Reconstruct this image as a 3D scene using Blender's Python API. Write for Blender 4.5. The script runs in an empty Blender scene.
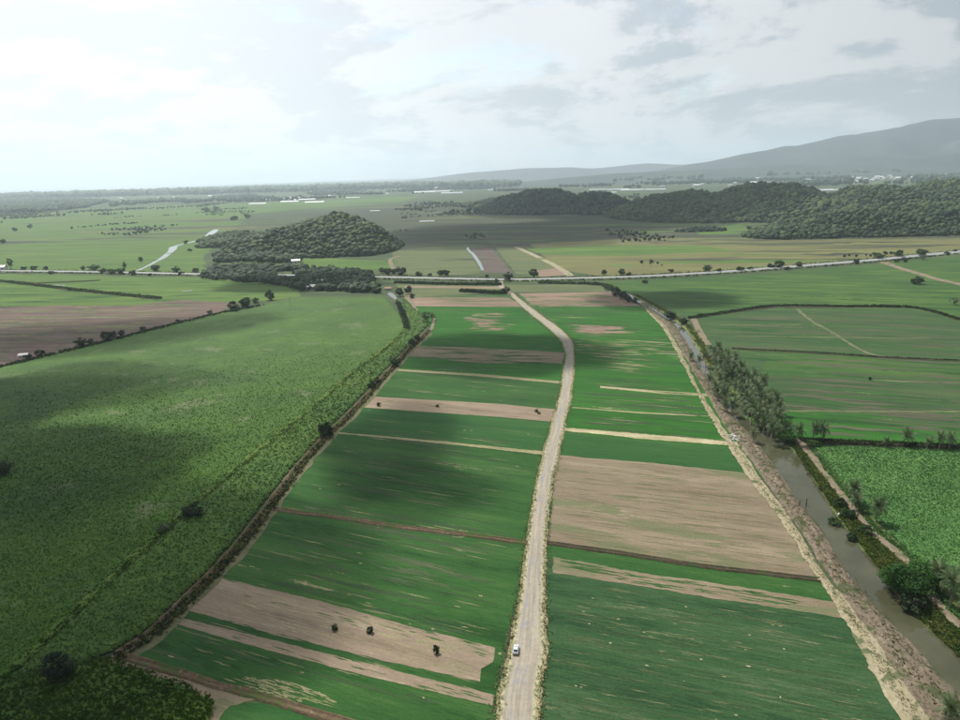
import bpy, math, random
import numpy as np
from mathutils import Vector, Matrix
random.seed(7)
rng = np.random.default_rng(11)
sc = bpy.context.scene
COL = sc.collection
R = math.radians
# ------------------------------------------------------------------ camera
F_PX, CAM_H = 700.0, 120.0
TH, PH = R(14.92), R(1.61)
R0 = Vector((1, 0, 0)); FW = Vector((0, math.cos(TH), -math.sin(TH))); U0 = Vector((0, math.sin(TH), math.cos(TH)))
CR = math.cos(PH) * R0 - math.sin(PH) * U0
CU = math.sin(PH) * R0 + math.cos(PH) * U0
cam_d = bpy.data.cameras.new('camera'); cam = bpy.data.objects.new('camera', cam_d); COL.objects.link(cam)
m = Matrix((CR, CU, -FW)).transposed().to_4x4(); m.translation = Vector((0, 0, CAM_H))
cam.matrix_world = m
cam_d.sensor_width = 36; cam_d.lens = 36 * F_PX / 960
cam_d.clip_start = 1; cam_d.clip_end = 90000
sc.camera = cam
# ------------------------------------------------------------------ light
SUN_EL, SUN_AZ = R(57), R(-32)          # azimuth measured from +Y towards +X
S = Vector((math.sin(SUN_AZ) * math.cos(SUN_EL), math.cos(SUN_AZ) * math.cos(SUN_EL), math.sin(SUN_EL)))
sd = bpy.data.lights.new('sun', 'SUN'); sd.energy = 5.0; sd.angle = R(0.53); sd.color = (1.0, 0.95, 0.87)
so = bpy.data.objects.new('sun', sd); COL.objects.link(so); so.rotation_euler = S.to_track_quat('Z', 'Y').to_euler()
sc.view_settings.view_transform = 'Standard'; sc.view_settings.look = 'None'
sc.view_settings.exposure = 0.45; sc.view_settings.gamma = 1.0
sc.cycles.max_bounces = 6; sc.cycles.volume_bounces = 1; sc.cycles.diffuse_bounces = 2; sc.cycles.glossy_bounces = 3
sc.cycles.transparent_max_bounces = 8
sc.cycles.use_denoising = True


class NT:
    def __init__(s, nt): s.nt = nt; s.n = nt.nodes; s.l = nt.links
    def node(s, t, **k):
        o = s.n.new(t)
        for a, b in k.items():
            if a == 'ins':
                for i, v in b.items():
                    if isinstance(v, bpy.types.NodeSocket): s.l.new(v, o.inputs[i])
                    else: o.inputs[i].default_value = v
            else: setattr(o, a, b)
        return o
    def math(s, op, a, b=None, c=None, clamp=False):
        ins = {0: a}
        if b is not None: ins[1] = b
        if c is not None: ins[2] = c
        return s.node('ShaderNodeMath', operation=op, use_clamp=clamp, ins=ins).outputs[0]
    def mix(s, f, a, b, blend='MIX'):
        o = s.node('ShaderNodeMix', data_type='RGBA', blend_type=blend)
        for i, v in ((0, f), (6, a), (7, b)):
            if isinstance(v, bpy.types.NodeSocket): s.l.new(v, o.inputs[i])
            else: o.inputs[i].default_value = (tuple(v) + (1,) if isinstance(v, (tuple, list)) and len(v) == 3 else v)
        return o.outputs[2]
    def noise(s, vec, scale=1, detail=4, rough=.55, dist=0, out=0):
        return s.node('ShaderNodeTexNoise', ins={'Vector': vec, 'Scale': scale, 'Detail': detail, 'Roughness': rough, 'Distortion': dist}).outputs[out]
    def map(s, vec, rot=0, scale=(1, 1, 1), loc=(0, 0, 0)):
        a = s.node('ShaderNodeVectorRotate', rotation_type='Z_AXIS', ins={'Vector': vec, 'Angle': -rot}).outputs[0]
        return s.node('ShaderNodeMapping', ins={0: a, 1: loc, 3: scale}).outputs[0]
    def step(s, v, lo, hi):
        return s.node('ShaderNodeMapRange', interpolation_type='SMOOTHSTEP', ins={0: v, 1: lo, 2: hi, 3: 0.0, 4: 1.0}).outputs[0]
    def lin(s, v, lo, hi, a, b):
        return s.node('ShaderNodeMapRange', ins={0: v, 1: lo, 2: hi, 3: a, 4: b}).outputs[0]


# world: physical sky behind a broken cloud sheet
W = bpy.data.worlds.new('World'); sc.world = W; W.use_nodes = True
w = NT(W.node_tree); W.node_tree.nodes.clear()
tc = w.node('ShaderNodeTexCoord').outputs['Generated']
sky = w.node('ShaderNodeTexSky', sky_type='NISHITA', sun_disc=False, sun_elevation=SUN_EL, sun_rotation=SUN_AZ, air_density=1.2, dust_density=1.0).outputs[0]
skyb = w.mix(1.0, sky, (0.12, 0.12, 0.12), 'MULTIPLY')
sep = w.node('ShaderNodeSeparateXYZ', ins={0: tc})
zz = w.math('ADD', w.math('MAXIMUM', sep.outputs[2], 0.0), 0.32)
cx = w.math('DIVIDE', sep.outputs[0], zz); cy = w.math('DIVIDE', sep.outputs[1], zz)
cv = w.node('ShaderNodeCombineXYZ', ins={0: cx, 1: cy, 2: 0.37}).outputs[0]
n1 = w.noise(cv, 1.25, 8, .62, .35); n2 = w.noise(cv, 3.6, 7, .62, .2)
cvo = w.node('ShaderNodeVectorMath', operation='ADD', ins={0: cv, 1: (-0.07, 0.12, 0)}).outputs[0]
n1b = w.noise(cvo, 1.25, 8, .62, .35)
cover = w.step(w.math('ADD', w.math('MULTIPLY', n1, .75), w.math('MULTIPLY', n2, .25)), .34, .47)
# sun side of the cloud sheet is brighter, away from it dimmed
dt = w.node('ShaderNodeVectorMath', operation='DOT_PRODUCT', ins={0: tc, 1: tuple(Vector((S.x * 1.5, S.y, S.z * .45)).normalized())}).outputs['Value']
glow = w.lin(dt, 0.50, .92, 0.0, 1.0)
nn = w.math('ADD', w.math('MULTIPLY', n1, .62), w.math('MULTIPLY', n2, .38))
thick = w.step(w.math('SUBTRACT', nn, w.math('MULTIPLY', w.math('SUBTRACT', n1b, n1), -2.0)), .45, .60)
ccol = w.mix(w.math('MULTIPLY', thick, w.math('SUBTRACT', 1.0, w.math('MULTIPLY', glow, .70))), (0.97, 0.975, 0.985), (0.58, 0.635, 0.69))
amp = w.math('ADD', w.lin(dt, -.2, .6, .27, .60), w.math('MULTIPLY', glow, 0.20))  # unseen sky behind the camera dimmed to cut ambient fill in shadows
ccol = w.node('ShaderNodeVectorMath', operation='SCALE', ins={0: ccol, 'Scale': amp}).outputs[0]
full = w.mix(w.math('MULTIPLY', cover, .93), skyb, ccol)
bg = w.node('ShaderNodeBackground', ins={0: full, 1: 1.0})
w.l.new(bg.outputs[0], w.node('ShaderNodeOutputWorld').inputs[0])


# ------------------------------------------------------------------ helpers
def G(px, py, z=0.0):
    d = FW * F_PX + CR * (px - 480) + CU * (360 - py)
    t = (z - CAM_H) / d.z
    return (d.x * t, d.y * t)


def GD(px, py, depth):
    d = (FW * F_PX + CR * (px - 480) + CU * (360 - py)) / F_PX
    t = depth / d.y
    return Vector((d.x * t, d.y * t, CAM_H + d.z * t))


def ang(p, q):
    a, b = G(*p), G(*q)
    return math.atan2(b[1] - a[1], b[0] - a[0])


def hash2(ix, iy, s):
    h = (ix.astype(np.int64) * 374761393 + iy.astype(np.int64) * 668265263 + s * 974634777) & 0xffffffff
    h = ((h ^ (h >> 13)) * 1274126177) & 0xffffffff
    return ((h ^ (h >> 16)) & 0xffff) / 65535.0


def vnoise(x, y, s=0):
    ix, iy = np.floor(x), np.floor(y); fx, fy = x - ix, y - iy
    fx = fx * fx * (3 - 2 * fx); fy = fy * fy * (3 - 2 * fy)
    a, b = hash2(ix, iy, s), hash2(ix + 1, iy, s); c, d = hash2(ix, iy + 1, s), hash2(ix + 1, iy + 1, s)
    return (a + (b - a) * fx) * (1 - fy) + (c + (d - c) * fx) * fy


def fbm(x, y, o=4, s=0):
    r = 0; a = .5; t = 0
    for k in range(o):
        r = r + a * vnoise(x, y, s + k); t += a; a *= .5; x = x * 2.03 + 7.1; y = y * 2.03 + 3.3
    return r / t


def mesh(name, v, f, mat=None, smooth=False, uv=None):
    me = bpy.data.meshes.new(name)
    v = np.asarray(v, dtype=np.float32); 
    if isinstance(f, np.ndarray):
        k = f.shape[1]
        me.vertices.add(len(v)); me.vertices.foreach_set('co', v.ravel())
        me.loops.add(f.size); me.loops.foreach_set('vertex_index', f.astype(np.int32).ravel())
        me.polygons.add(len(f)); me.polygons.foreach_set('loop_start', np.arange(0, f.size, k, dtype=np.int32))
        me.update(calc_edges=True)
    else:
        me.from_pydata(v.tolist(), [], f); me.update()
    if smooth: me.polygons.foreach_set('use_smooth', [True] * len(me.polygons))
    if uv is not None:
        l = me.uv_layers.new(name='UVMap'); idx = np.empty(len(me.loops), dtype=np.int32); me.loops.foreach_get('vertex_index', idx)
        l.data.foreach_set('uv', np.asarray(uv, dtype=np.float32)[idx].ravel())
    for mt in (mat if isinstance(mat, list) else [mat]):
        if mt: me.materials.append(mt)
    return me


def obj(name, me, parent=None, kind=None, label=None, cat=None, group=None, loc=None):
    o = bpy.data.objects.new(name, me); COL.objects.link(o)
    if parent: o.parent = parent
    if kind: o['kind'] = kind
    if label: o['label'] = label
    if cat: o['category'] = cat
    if group: o['group'] = group
    if loc is not None: o.location = loc
    return o


def thing(name, label, cat, loc, rz=0, sc_=1, group=None):
    o = obj(name, None, None, None, label, cat, group, loc); o.rotation_euler = (0, 0, rz); o.scale = (sc_,) * 3
    return o


def catmull(P, seg):
    P = [np.array(p, float) for p in P]; out = []
    Q = [2 * P[0] - P[1]] + P + [2 * P[-1] - P[-2]]
    for i in range(1, len(Q) - 2):
        a, b, c, d = Q[i - 1:i + 3]; L = np.linalg.norm((c - b)[:2]); n = max(1, int(L / seg))
        for k in range(n):
            t = k / n
            out.append(.5 * ((2 * b) + (c - a) * t + (2 * a - 5 * b + 4 * c - d) * t * t + (3 * b - a - 3 * c + d) * t ** 3))
    out.append(P[-1]); return np.array(out)


def dens(poly, step, jit, sd=0):
    """subdivide polygon boundary with small wobble"""
    out = []
    n = len(poly)
    for i in range(n):
        a, b = np.array(poly[i]), np.array(poly[(i + 1) % n]); L = np.linalg.norm(b - a)
        st = max(step, L / 160)
        k = max(1, int(L / st)); nv = np.array([-(b - a)[1], (b - a)[0]]) / max(L, 1e-6)
        for j in range(k):
            p = a + (b - a) * j / k
            if 0 < j: p = p + nv * jit * (float(fbm(np.array([p[0] * .11]), np.array([p[1] * .11]), 3, sd)[0]) - .5) * 2 + nv * jit * .5 * random.uniform(-1, 1)
            out.append(p)
    return out


def sheet(name, px, z, mat, jit=.5, step=2.5, label=None, world=False, skirt=True):
    poly = list(px) if world else [G(*p) for p in px]
    p = dens(poly, step, jit, len(name))
    n = len(p)
    v = [(a[0], a[1], z) for a in p]; f = [list(range(n))]
    me = mesh(name, v, f, mat)
    if me.polygons[0].normal.z < 0:
        me.flip_normals()
    return obj(name, me, kind='structure', label=label)


def ribbon(name, px, width, prof, mat, seg=2.0, noise_=0.0, z0=0.0, edge=0.0, label=None, kind='structure', nx=1, world=False, nsc=.5):
    """px: list of (x,y) or (x,y,w px-free world width). prof: [(t,h)] across"""
    P = [tuple(p[:2]) if world else G(*p[:2]) for p in px]
    Wd = [p[2] if len(p) > 2 else width for p in px]
    C = catmull([(a[0], a[1], w_) for a, w_ in zip(P, Wd)], seg)
    T = np.gradient(C[:, :2], axis=0); T /= np.linalg.norm(T, axis=1)[:, None]; Nn = np.stack([T[:, 1], -T[:, 0]], 1)
    pt = [q[0] for q in prof]; ph = [q[1] for q in prof]
    ts = np.array(pt) if nx == 1 else np.linspace(-1, 1, nx)
    hs = np.interp(ts, pt, ph)
    n, k = len(C), len(ts)
    s = np.concatenate([[0], np.cumsum(np.linalg.norm(np.diff(C[:, :2], axis=0), axis=1))])
    off = ts[None, :] * C[:, 2:3] / 2
    if edge:
        e = edge * (fbm(s * .12, s * 0 + 3.3, 3, 5) - .5) * 2; e2 = edge * (fbm(s * .12, s * 0 + 9.3, 3, 8) - .5) * 2
        fine = edge * .4 * rng.uniform(-1, 1, n)
        off = off + (np.clip(ts, 0, 1)[None, :] * (e + fine)[:, None]) + (np.clip(-ts, 0, 1)[None, :] * e2[:, None])
    X = C[:, 0:1] + Nn[:, 0:1] * off; Y = C[:, 1:2] + Nn[:, 1:2] * off
    Z = np.repeat(hs[None, :], n, 0) + z0
    if noise_: Z = Z + noise_ * (fbm(X * nsc, Y * nsc, 4, 3) - .5) * 2 * (np.abs(ts) < .99)[None, :]
    V = np.stack([X, Y, Z], -1).reshape(-1, 3)
    i = np.arange(n - 1)[:, None] * k + np.arange(k - 1)[None, :]
    Fq = np.stack([i, i + 1, i + k + 1, i + k], -1).reshape(-1, 4)
    UV = np.stack([np.repeat(((ts + 1) / 2)[None, :], n, 0), np.repeat(s[:, None], k, 1)], -1).reshape(-1, 2)
    me = mesh(name, V, Fq, mat, True, UV)
    if sum(p.normal.z for p in me.polygons[:20]) < 0: me.flip_normals()
    return obj(name, me, kind=kind, label=label)


def inpoly(x, y, poly):
    r = np.zeros(x.shape, bool); n = len(poly)
    for i in range(n):
        x1, y1 = poly[i]; x2, y2 = poly[(i + 1) % n]
        c = ((y1 > y) != (y2 > y)) & (x < (x2 - x1) * (y - y1) / ((y2 - y1) or 1e-9) + x1)
        r ^= c
    return r


def dpoly(x, y, poly):
    d = np.full(x.shape, 1e9); n = len(poly)
    for i in range(n):
        a = np.array(poly[i]); b = np.array(poly[(i + 1) % n]); ab = b - a; L = (ab @ ab) or 1e-9
        t = np.clip(((x - a[0]) * ab[0] + (y - a[1]) * ab[1]) / L, 0, 1)
        d = np.minimum(d, np.hypot(x - a[0] - t * ab[0], y - a[1] - t * ab[1]))
    return d


def rough(name, px, hb, amp, nsc, mat, cell=.0035, fall=2.0, kind='stuff', label=None, cat=None, world=False, rmax=3000, clump=None, row=None):
    poly = list(px) if world else [G(*p) for p in px]
    P = np.array(poly); rr = np.hypot(P[:, 0], P[:, 1]); th = np.arctan2(P[:, 0], P[:, 1])
    r0, r1 = rr.min() * .9, min(rr.max() * 1.02, rmax)
    nr = int(math.log(r1 / r0) / cell); na = int((th.max() - th.min()) / cell) + 2
    rv = r0 * np.exp(np.arange(nr) * cell); tv = th.min() + np.arange(na) * cell
    jx = rng.uniform(-.35, .35, (nr, na)); jy = rng.uniform(-.35, .35, (nr, na))
    RR = rv[:, None] * np.exp(jx * cell); TT = tv[None, :] + jy * cell
    X, Y = RR * np.sin(TT), RR * np.cos(TT)
    ins = inpoly(X, Y, poly); d = dpoly(X, Y, poly)
    H = (hb + amp * hfun(X, Y, nsc, clump, row)) * np.clip(d / fall, 0, 1) ** .6 + .02
    idx = -np.ones((nr, na), dtype=np.int64)
    q = ins[:-1, :-1] & ins[1:, :-1] & ins[:-1, 1:] & ins[1:, 1:]
    use = np.zeros_like(ins); use[:-1, :-1] |= q; use[1:, :-1] |= q; use[:-1, 1:] |= q; use[1:, 1:] |= q
    idx[use] = np.arange(use.sum())
    V = np.stack([X[use], Y[use], H[use]], -1)
    Fq = np.stack([idx[:-1, :-1][q], idx[:-1, 1:][q], idx[1:, 1:][q], idx[1:, :-1][q]], -1)[:, ::-1]
    me = mesh(name, V, Fq, mat, True)
    o = obj(name, me, kind=kind, label=label, cat=cat)
    return o, poly


def hfun(X, Y, nsc, clump=None, row=None):
    h = (fbm(X * nsc, Y * nsc, 4, 21) - .5) * 2
    if clump: h = h + clump * (fbm(X * nsc * 4, Y * nsc * 4, 2, 33) - .5) * 2
    if row is not None:
        v = -X * math.sin(row) + Y * math.cos(row)
        h = h + .35 * np.sin(v * 2 * math.pi / 1.6)
    return h


def tufts(name, poly, n, size, mat, hb, amp, nsc, label, blades=5, clump=None, tall=1.0, keep=None, kind='stuff'):
    P = np.array(poly); rr = np.hypot(P[:, 0], P[:, 1]); th = np.arctan2(P[:, 0], P[:, 1])
    N = n * 4
    r = rr.min() * np.exp(rng.uniform(0, math.log(rr.max() / rr.min()), N)); t = rng.uniform(th.min(), th.max(), N)
    x, y = r * np.sin(t), r * np.cos(t)
    k = inpoly(x, y, poly)
    if keep is not None: k &= keep(x, y)
    x, y, r = x[k][:n], y[k][:n], r[k][:n]; n = len(x)
    if n == 0: return
    z = hb + amp * hfun(x, y, nsc, clump)
    s = size * rng.uniform(.5, 1.4, n) * np.clip(r / 260, .8, 1.4)
    V = []; 
    for b in range(blades):
        a = rng.uniform(0, 2 * math.pi, n); ln = s * rng.uniform(.6, 1.2, n); wd = s * rng.uniform(.10, .22, n); up = s * rng.uniform(.5, 1.2, n) * tall
        dx, dy = np.cos(a), np.sin(a)
        V.append(np.stack([np.stack([x - dy * wd, y + dx * wd, z - .15 * s], -1), np.stack([x + dy * wd, y - dx * wd, z - .15 * s], -1),
                           np.stack([x + dx * ln * .55 + dy * wd, y + dy * ln * .55 - dx * wd, z + up], -1),
                           np.stack([x + dx * ln, y + dy * ln, z + up * .75], -1)], 1))
    V = np.concatenate(V, 0); nq = len(V)
    me = mesh(name, V.reshape(-1, 3), np.arange(nq * 4).reshape(-1, 4), mat)
    return obj(name, me, kind=kind, label=label)


# ------------------------------------------------------------------ materials
ALB = .80     # overall reflectance trim of the ground and plant colours


def base_mat(name):
    mt = bpy.data.materials.new(name); mt.use_nodes = True; t = NT(mt.node_tree); t.n.clear()
    b = t.node('ShaderNodeBsdfPrincipled'); o = t.node('ShaderNodeOutputMaterial'); t.l.new(b.outputs[0], o.inputs[0])
    pos = t.node('ShaderNodeNewGeometry').outputs['Position']
    return mt, t, b, pos


def field(name, cols, straw=(.30, .25, .15), amt=.5, rot=0.0, patch=None, grain=.25, sx=1.0, sy=1.0, off=0, width=.07):
    """cols dark, mid, light. amt: higher = more straw showing"""
    mt, t, b, pos = base_mat(name)
    o3 = (off * 13.7, off * 5.1, 0)
    A = t.noise(t.map(pos, rot, (.012 * sx, .13 * sy, 1), o3), 1, 6, .62, .3)
    B = t.noise(t.map(pos, rot, (.16 * sx, 1.6 * sy, 1), o3), 1, 6, .7, .2)
    Cn = t.noise(t.map(pos, rot, (.014, .03, 1), (off * 3 + 9, 2, 0)), 1, 4, .6, .5)
    D = t.noise(pos, 1.3, 4, .7)
    v = t.math('ADD', t.math('ADD', t.math('MULTIPLY', A, .42), t.math('MULTIPLY', B, .36)), t.math('MULTIPLY', Cn, .22))
    c = t.mix(t.step(v, .41, .50), cols[0], cols[1]); c = t.mix(t.step(v, .50, .59), c, cols[2])
    A2 = t.noise(t.map(pos, rot, (.02 * sx, .26 * sy, 1), (50 + off, 7, 0)), 1, 7, .68, .25)
    sm = t.math('ADD', t.math('ADD', t.math('MULTIPLY', A2, .55), t.math('MULTIPLY', Cn, .25)), t.math('MULTIPLY', t.noise(pos, .5, 5, .7), .20))
    th = .735 - amt * .30
    c = t.mix(t.math('MULTIPLY', t.step(sm, th, th + width), .85), c, straw)
    if patch:
        pm = t.noise(t.map(pos, rot, (.02, .07, 1), (off + 31, 4, 0)), 1, 6, .65, .4)
        c = t.mix(t.math('MULTIPLY', t.step(pm, patch[1], patch[1] + .07), .9), c, patch[0])
    g = t.lin(D, .2, .8, 1 - grain, 1 + grain)
    c = t.mix(1.0, c, t.node('ShaderNodeCombineXYZ', ins={0: g, 1: g, 2: g}).outputs[0], 'MULTIPLY')
    c = t.mix(1.0, c, (ALB, ALB, ALB), 'MULTIPLY'); t.l.new(c, b.inputs['Base Color']); b.inputs['Roughness'].default_value = .95; b.inputs['Specular IOR Level'].default_value = .12
    bp = t.node('ShaderNodeBump', ins={'Strength': .5, 'Distance': .25, 'Height': t.math('ADD', D, B)})
    t.l.new(bp.outputs[0], b.inputs['Normal'])
    return mt


def veg(name, c0, c1, c2, sc1=.05, sc2=.6, trans=.0, rough_=.75, dry=None, spec=.15, tint=False):
    mt, t, b, pos = base_mat(name)
    a = t.noise(pos, sc1, 5, .6, .4); d = t.noise(pos, sc2, 5, .7)
    if sc1 < .03: a = t.math('ADD', t.math('MULTIPLY', a, .6), t.math('MULTIPLY', t.noise(t.map(pos, .5, (.09, .16, 1)), 1, 5, .65, .4), .4))
    oi = t.node('ShaderNodeObjectInfo').outputs['Random']
    v = t.math('ADD', t.math('ADD', t.math('MULTIPLY', a, .55), t.math('MULTIPLY', d, .45)), t.math('MULTIPLY', t.math('SUBTRACT', oi, .5), .12))
    if tint: v = t.math('ADD', v, t.math('MULTIPLY', t.math('SUBTRACT', t.node('ShaderNodeAttribute', attribute_name='tint').outputs['Fac'], .5), .30))
    c = t.mix(t.step(v, .40, .5), c0, c1); c = t.mix(t.step(v, .5, .60), c, c2)
    if dry: c = t.mix(t.math('MULTIPLY', t.step(t.noise(pos, dry[1], 5, .65, .5), dry[2], dry[2] + .1), .8), c, dry[0])
    c = t.mix(1.0, c, (ALB, ALB, ALB), 'MULTIPLY'); t.l.new(c, b.inputs['Base Color']); b.inputs['Roughness'].default_value = rough_; b.inputs['Specular IOR Level'].default_value = spec
    bp = t.node('ShaderNodeBump', ins={'Strength': .7, 'Distance': .3, 'Height': t.noise(pos, sc2 * 4, 3, .7)})
    t.l.new(bp.outputs[0], b.inputs['Normal'])
    if trans:
        tl = t.node('ShaderNodeBsdfTranslucent', ins={0: t.mix(.5, c, t.mix(1.0, c, (1.5, 1.35, .7), 'MULTIPLY'))}); mx = t.node('ShaderNodeMixShader', ins={0: trans, 1: b.outputs[0], 2: tl.outputs[0]})
        out = [n for n in t.n if n.type == 'OUTPUT_MATERIAL'][0]; t.l.new(mx.outputs[0], out.inputs[0])
    return mt


def plain(name, col, rough_=.6, metal=0, var=.15, sc_=3.0, spec=.4):
    mt, t, b, pos = base_mat(name)
    g = t.lin(t.noise(pos, sc_, 4, .6), .25, .75, 1 - var, 1 + var)
    c = t.mix(1.0, col, t.node('ShaderNodeCombineXYZ', ins={0: g, 1: g, 2: g}).outputs[0], 'MULTIPLY')
    c = t.mix(1.0, c, (ALB, ALB, ALB), 'MULTIPLY'); t.l.new(c, b.inputs['Base Color']); b.inputs['Roughness'].default_value = rough_; b.inputs['Metallic'].default_value = metal
    b.inputs['Specular IOR Level'].default_value = spec
    return mt


ROT_L = ang((330, 605), (495, 648)); ROT_R = ang((555, 558), (832, 600)); ROT_T = ang((740, 349), (960, 361)); ROT_U = ang((420, 330), (540, 331))
GR = [(0.014, 0.051, 0.011), (0.025, 0.080, 0.018), (0.043, 0.103, 0.026)]
GR2 = [(0.014, 0.070, 0.009), (0.022, 0.099, 0.012), (0.033, 0.121, 0.017)]
GRD = [(0.015, 0.058, 0.015), (0.023, 0.082, 0.020), (0.036, 0.100, 0.025)]
TAN = [(.17, .130, .092), (.225, .178, .128), (.29, .235, .165)]
STRAW = (.33, .28, .165)
M = {}
M['green_left'] = field('turf_green_left', GR, STRAW, .48, ROT_L)
M['green_left_up'] = field('turf_green_upper', GR2, STRAW, .45, ROT_U, off=3)
M['green_right'] = field('turf_green_right', GR, STRAW, .56, ROT_R, off=1)
M['green_right_up'] = field('turf_green_right_upper', GR2, STRAW, .53, ROT_R, off=5)
M['green_dark'] = field('turf_green_deep', GRD, STRAW, .22, ROT_R, off=6)
M['green_near'] = field('turf_green_streaked', [(0.015, 0.045, 0.017), (0.030, 0.075, 0.027), (0.056, 0.099, 0.044)], (.18, .18, .10), .56, ROT_R, off=8, grain=.35)
M['green_far_right'] = field('pasture_right', [(0.027, 0.063, 0.024), (0.041, 0.082, 0.028), (0.061, 0.100, 0.034)], (.11, .10, .06), .60, ROT_T, off=9, sx=.6, sy=.6)
M['meadow'] = field('meadow_right', [(0.027, 0.070, 0.020), (0.042, 0.094, 0.023), (0.062, 0.119, 0.028)], (.12, .125, .05), .50, ROT_T, off=4, sx=.5, sy=.5)
M['tan'] = field('bare_soil', TAN, (.33, .28, .20), .50, ROT_L, grain=.2, off=2)
M['tan_pink'] = field('bare_soil_pink', [(.17, .118, .090), (.21, .150, .112), (.27, .20, .145)], (.30, .24, .16), .50, ROT_U, grain=.15, off=4, patch=((.08, .12, .05), .60))
M['tan_weedy'] = field('bare_soil_weedy', [(.145, .115, .075), (.190, .155, .105), (.25, .205, .145)], (.105, .125, .06), .62, ROT_R, grain=.22, off=3, width=.12, patch=((.125, .135, .070), .53))
M['straw'] = field('dry_straw', [(.22, .20, .11), (.34, .30, .18), (.45, .41, .27)], (.10, .14, .06), .44, ROT_R, grain=.35, sx=6, off=1)
M['dull_turf'] = field('dull_turf', [(.024, .058, .022), (.038, .070, .028), (.060, .088, .040)], (.13, .13, .08), .5, ROT_R, grain=.3, off=2)
M['brownish'] = field('brownish_pasture', [(.055, .066, .038), (.075, .080, .048), (.10, .098, .062)], (.07, .11, .045), .5, ROT_T, off=3)
M['weedy'] = field('weedy_turf', [(.090, .100, .052), (.125, .125, .068), (.16, .145, .09)], (.18, .15, .10), .6, ROT_R, off=3)
M['pale_turf'] = field('pale_turf', [(.085, .105, .048), (.125, .140, .068), (.19, .185, .105)], (.05, .09, .035), .55, ROT_R, grain=.35, sx=3)
M['straw_line'] = field('straw_stripe', [(.16, .17, .08), (.25, .23, .13), (.34, .30, .19)], (.07, .13, .05), .52, ROT_R, grain=.3, sx=2, off=1)
M['plain'] = field('plain_ground', [(.032, .050, .028), (.050, .074, .034), (.078, .105, .042)], (.12, .11, .07), .52, ROT_U, off=2, sx=.16, sy=.22, grain=.12, patch=((.075, .16, .040), .58))
M['lime'] = field('lime_meadow', [(0.051, 0.101, 0.024), (0.076, 0.138, 0.029), (0.106, 0.170, 0.034)], (.065, .085, .04), .50, ang((0, 240), (200, 235)), off=6, sx=.25, sy=.3, grain=.15)
M['marsh'] = field('marsh_plain', [(.036, .045, .030), (.050, .060, .036), (.072, .085, .042)], (.085, .066, .055), .56, ROT_U, off=7, sx=.22, sy=.3, grain=.15, patch=((.065, .125, .04), .60))
M['olive'] = field('olive_pasture', [(.095, .105, .045), (.135, .130, .055), (.15, .17, .055)], (.17, .12, .07), .56, ROT_U, off=5, sx=.25, sy=.3, grain=.15, patch=((.09, .17, .045), .58))
M['purple'] = field('fallow_purple', [(.075, .058, .045), (.125, .092, .075), (.175, .13, .105)], (.20, .155, .12), .52, ang((0, 310), (200, 306)), off=8, sx=.8, sy=.7, grain=.35, patch=((.065, .095, .04), .56))
M['dull'] = field('dull_green_field', [(.07, .10, .045), (.10, .12, .055), (.12, .15, .06)], (.17, .14, .10), .5, ROT_U, off=12, sx=.5, sy=.5, grain=.2)
M['darksoil'] = field('dark_damp_soil', [(.075, .062, .052), (.10, .08, .067), (.12, .10, .08)], (.08, .11, .05), .45, ROT_U, off=14, sx=.5, sy=.5, grain=.2)
M['cane'] = veg('rough_grass', (0.016, 0.053, 0.002), (0.030, 0.085, 0.003), (0.049, 0.118, 0.005), .022, .6, dry=((.11, .14, .06), .035, .58))
M['cane_blade'] = veg('grass_blades', (0.023, 0.069, 0.003), (0.040, 0.101, 0.004), (0.063, 0.130, 0.006), .03, .8, spec=.1, trans=0.42)
M['cane_yellow'] = veg('yellowish_grass', (0.030, 0.085, 0.013), (0.058, 0.128, 0.018), (0.102, 0.173, 0.025), .02, .6, dry=((.12, .13, .045), .05, .62), trans=.2)
M['crop'] = veg('leafy_crop', (.052, .138, .034), (.072, .178, .043), (.096, .215, .054), .05, .9, trans=0.1)
M['weeds'] = veg('bank_weeds', (.045, .080, .020), (.085, .120, .028), (.150, .165, .045), .12, 1.1, dry=((.19, .15, .085), .12, .56))
M['weeds_blade'] = veg('weed_blades', (.050, .095, .022), (.095, .145, .030), (.165, .185, .055), .2, 1.3, trans=0.35)
M['spoil'] = veg('spoil_bank_soil', (.105, .080, .060), (.185, .140, .110), (.27, .215, .165), .18, 1.2, dry=((.085, .115, .050), .10, .58), rough_=.95)
M['straw_tuft'] = veg('straw_tufts', (.20, .19, .10), (.34, .31, .18), (.48, .44, .28), .3, 1.5, trans=0.3)
M['ditch'] = veg('ditch_growth', (.022, .034, .014), (.050, .058, .024), (.11, .100, .050), .15, 1.2, trans=0.25)
M['hedge'] = veg('hedge_leaves', (.020, .042, .016), (.030, .062, .022), (.055, .090, .030), .1, 1.0, trans=0.25)
M['forest'] = veg('forest_leaves', (.012, .032, .015), (.026, .054, .020), (.070, .105, .032), .012, .5, tint=True)
M['wood'] = veg('wood_leaves', (.014, .034, .015), (.026, .054, .020), (.060, .092, .034), .02, .7, tint=True)
M['leaf'] = veg('tree_leaves', (.024, .055, .018), (.040, .090, .026), (.070, .140, .034), .08, .9, trans=0.35)
M['leaf_bright'] = veg('bright_tree_leaves', (.030, .088, .020), (.050, .135, .028), (.085, .200, .040), .15, .9, trans=0.35)
M['leaf_dark'] = veg('dark_tree_leaves', (.018, .036, .018), (.030, .055, .024), (.050, .082, .034), .08, .9, trans=0.25)
M['leaf_grey'] = veg('grey_tree_leaves', (.060, .085, .055), (.085, .115, .07), (.12, .15, .09), .08, .9, trans=0.3)
M['frond'] = veg('palm_fronds', (.034, .080, .020), (.066, .125, .034), (.15, .19, .085), .4, 1.5, rough_=.5, spec=.4, trans=.18)
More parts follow.
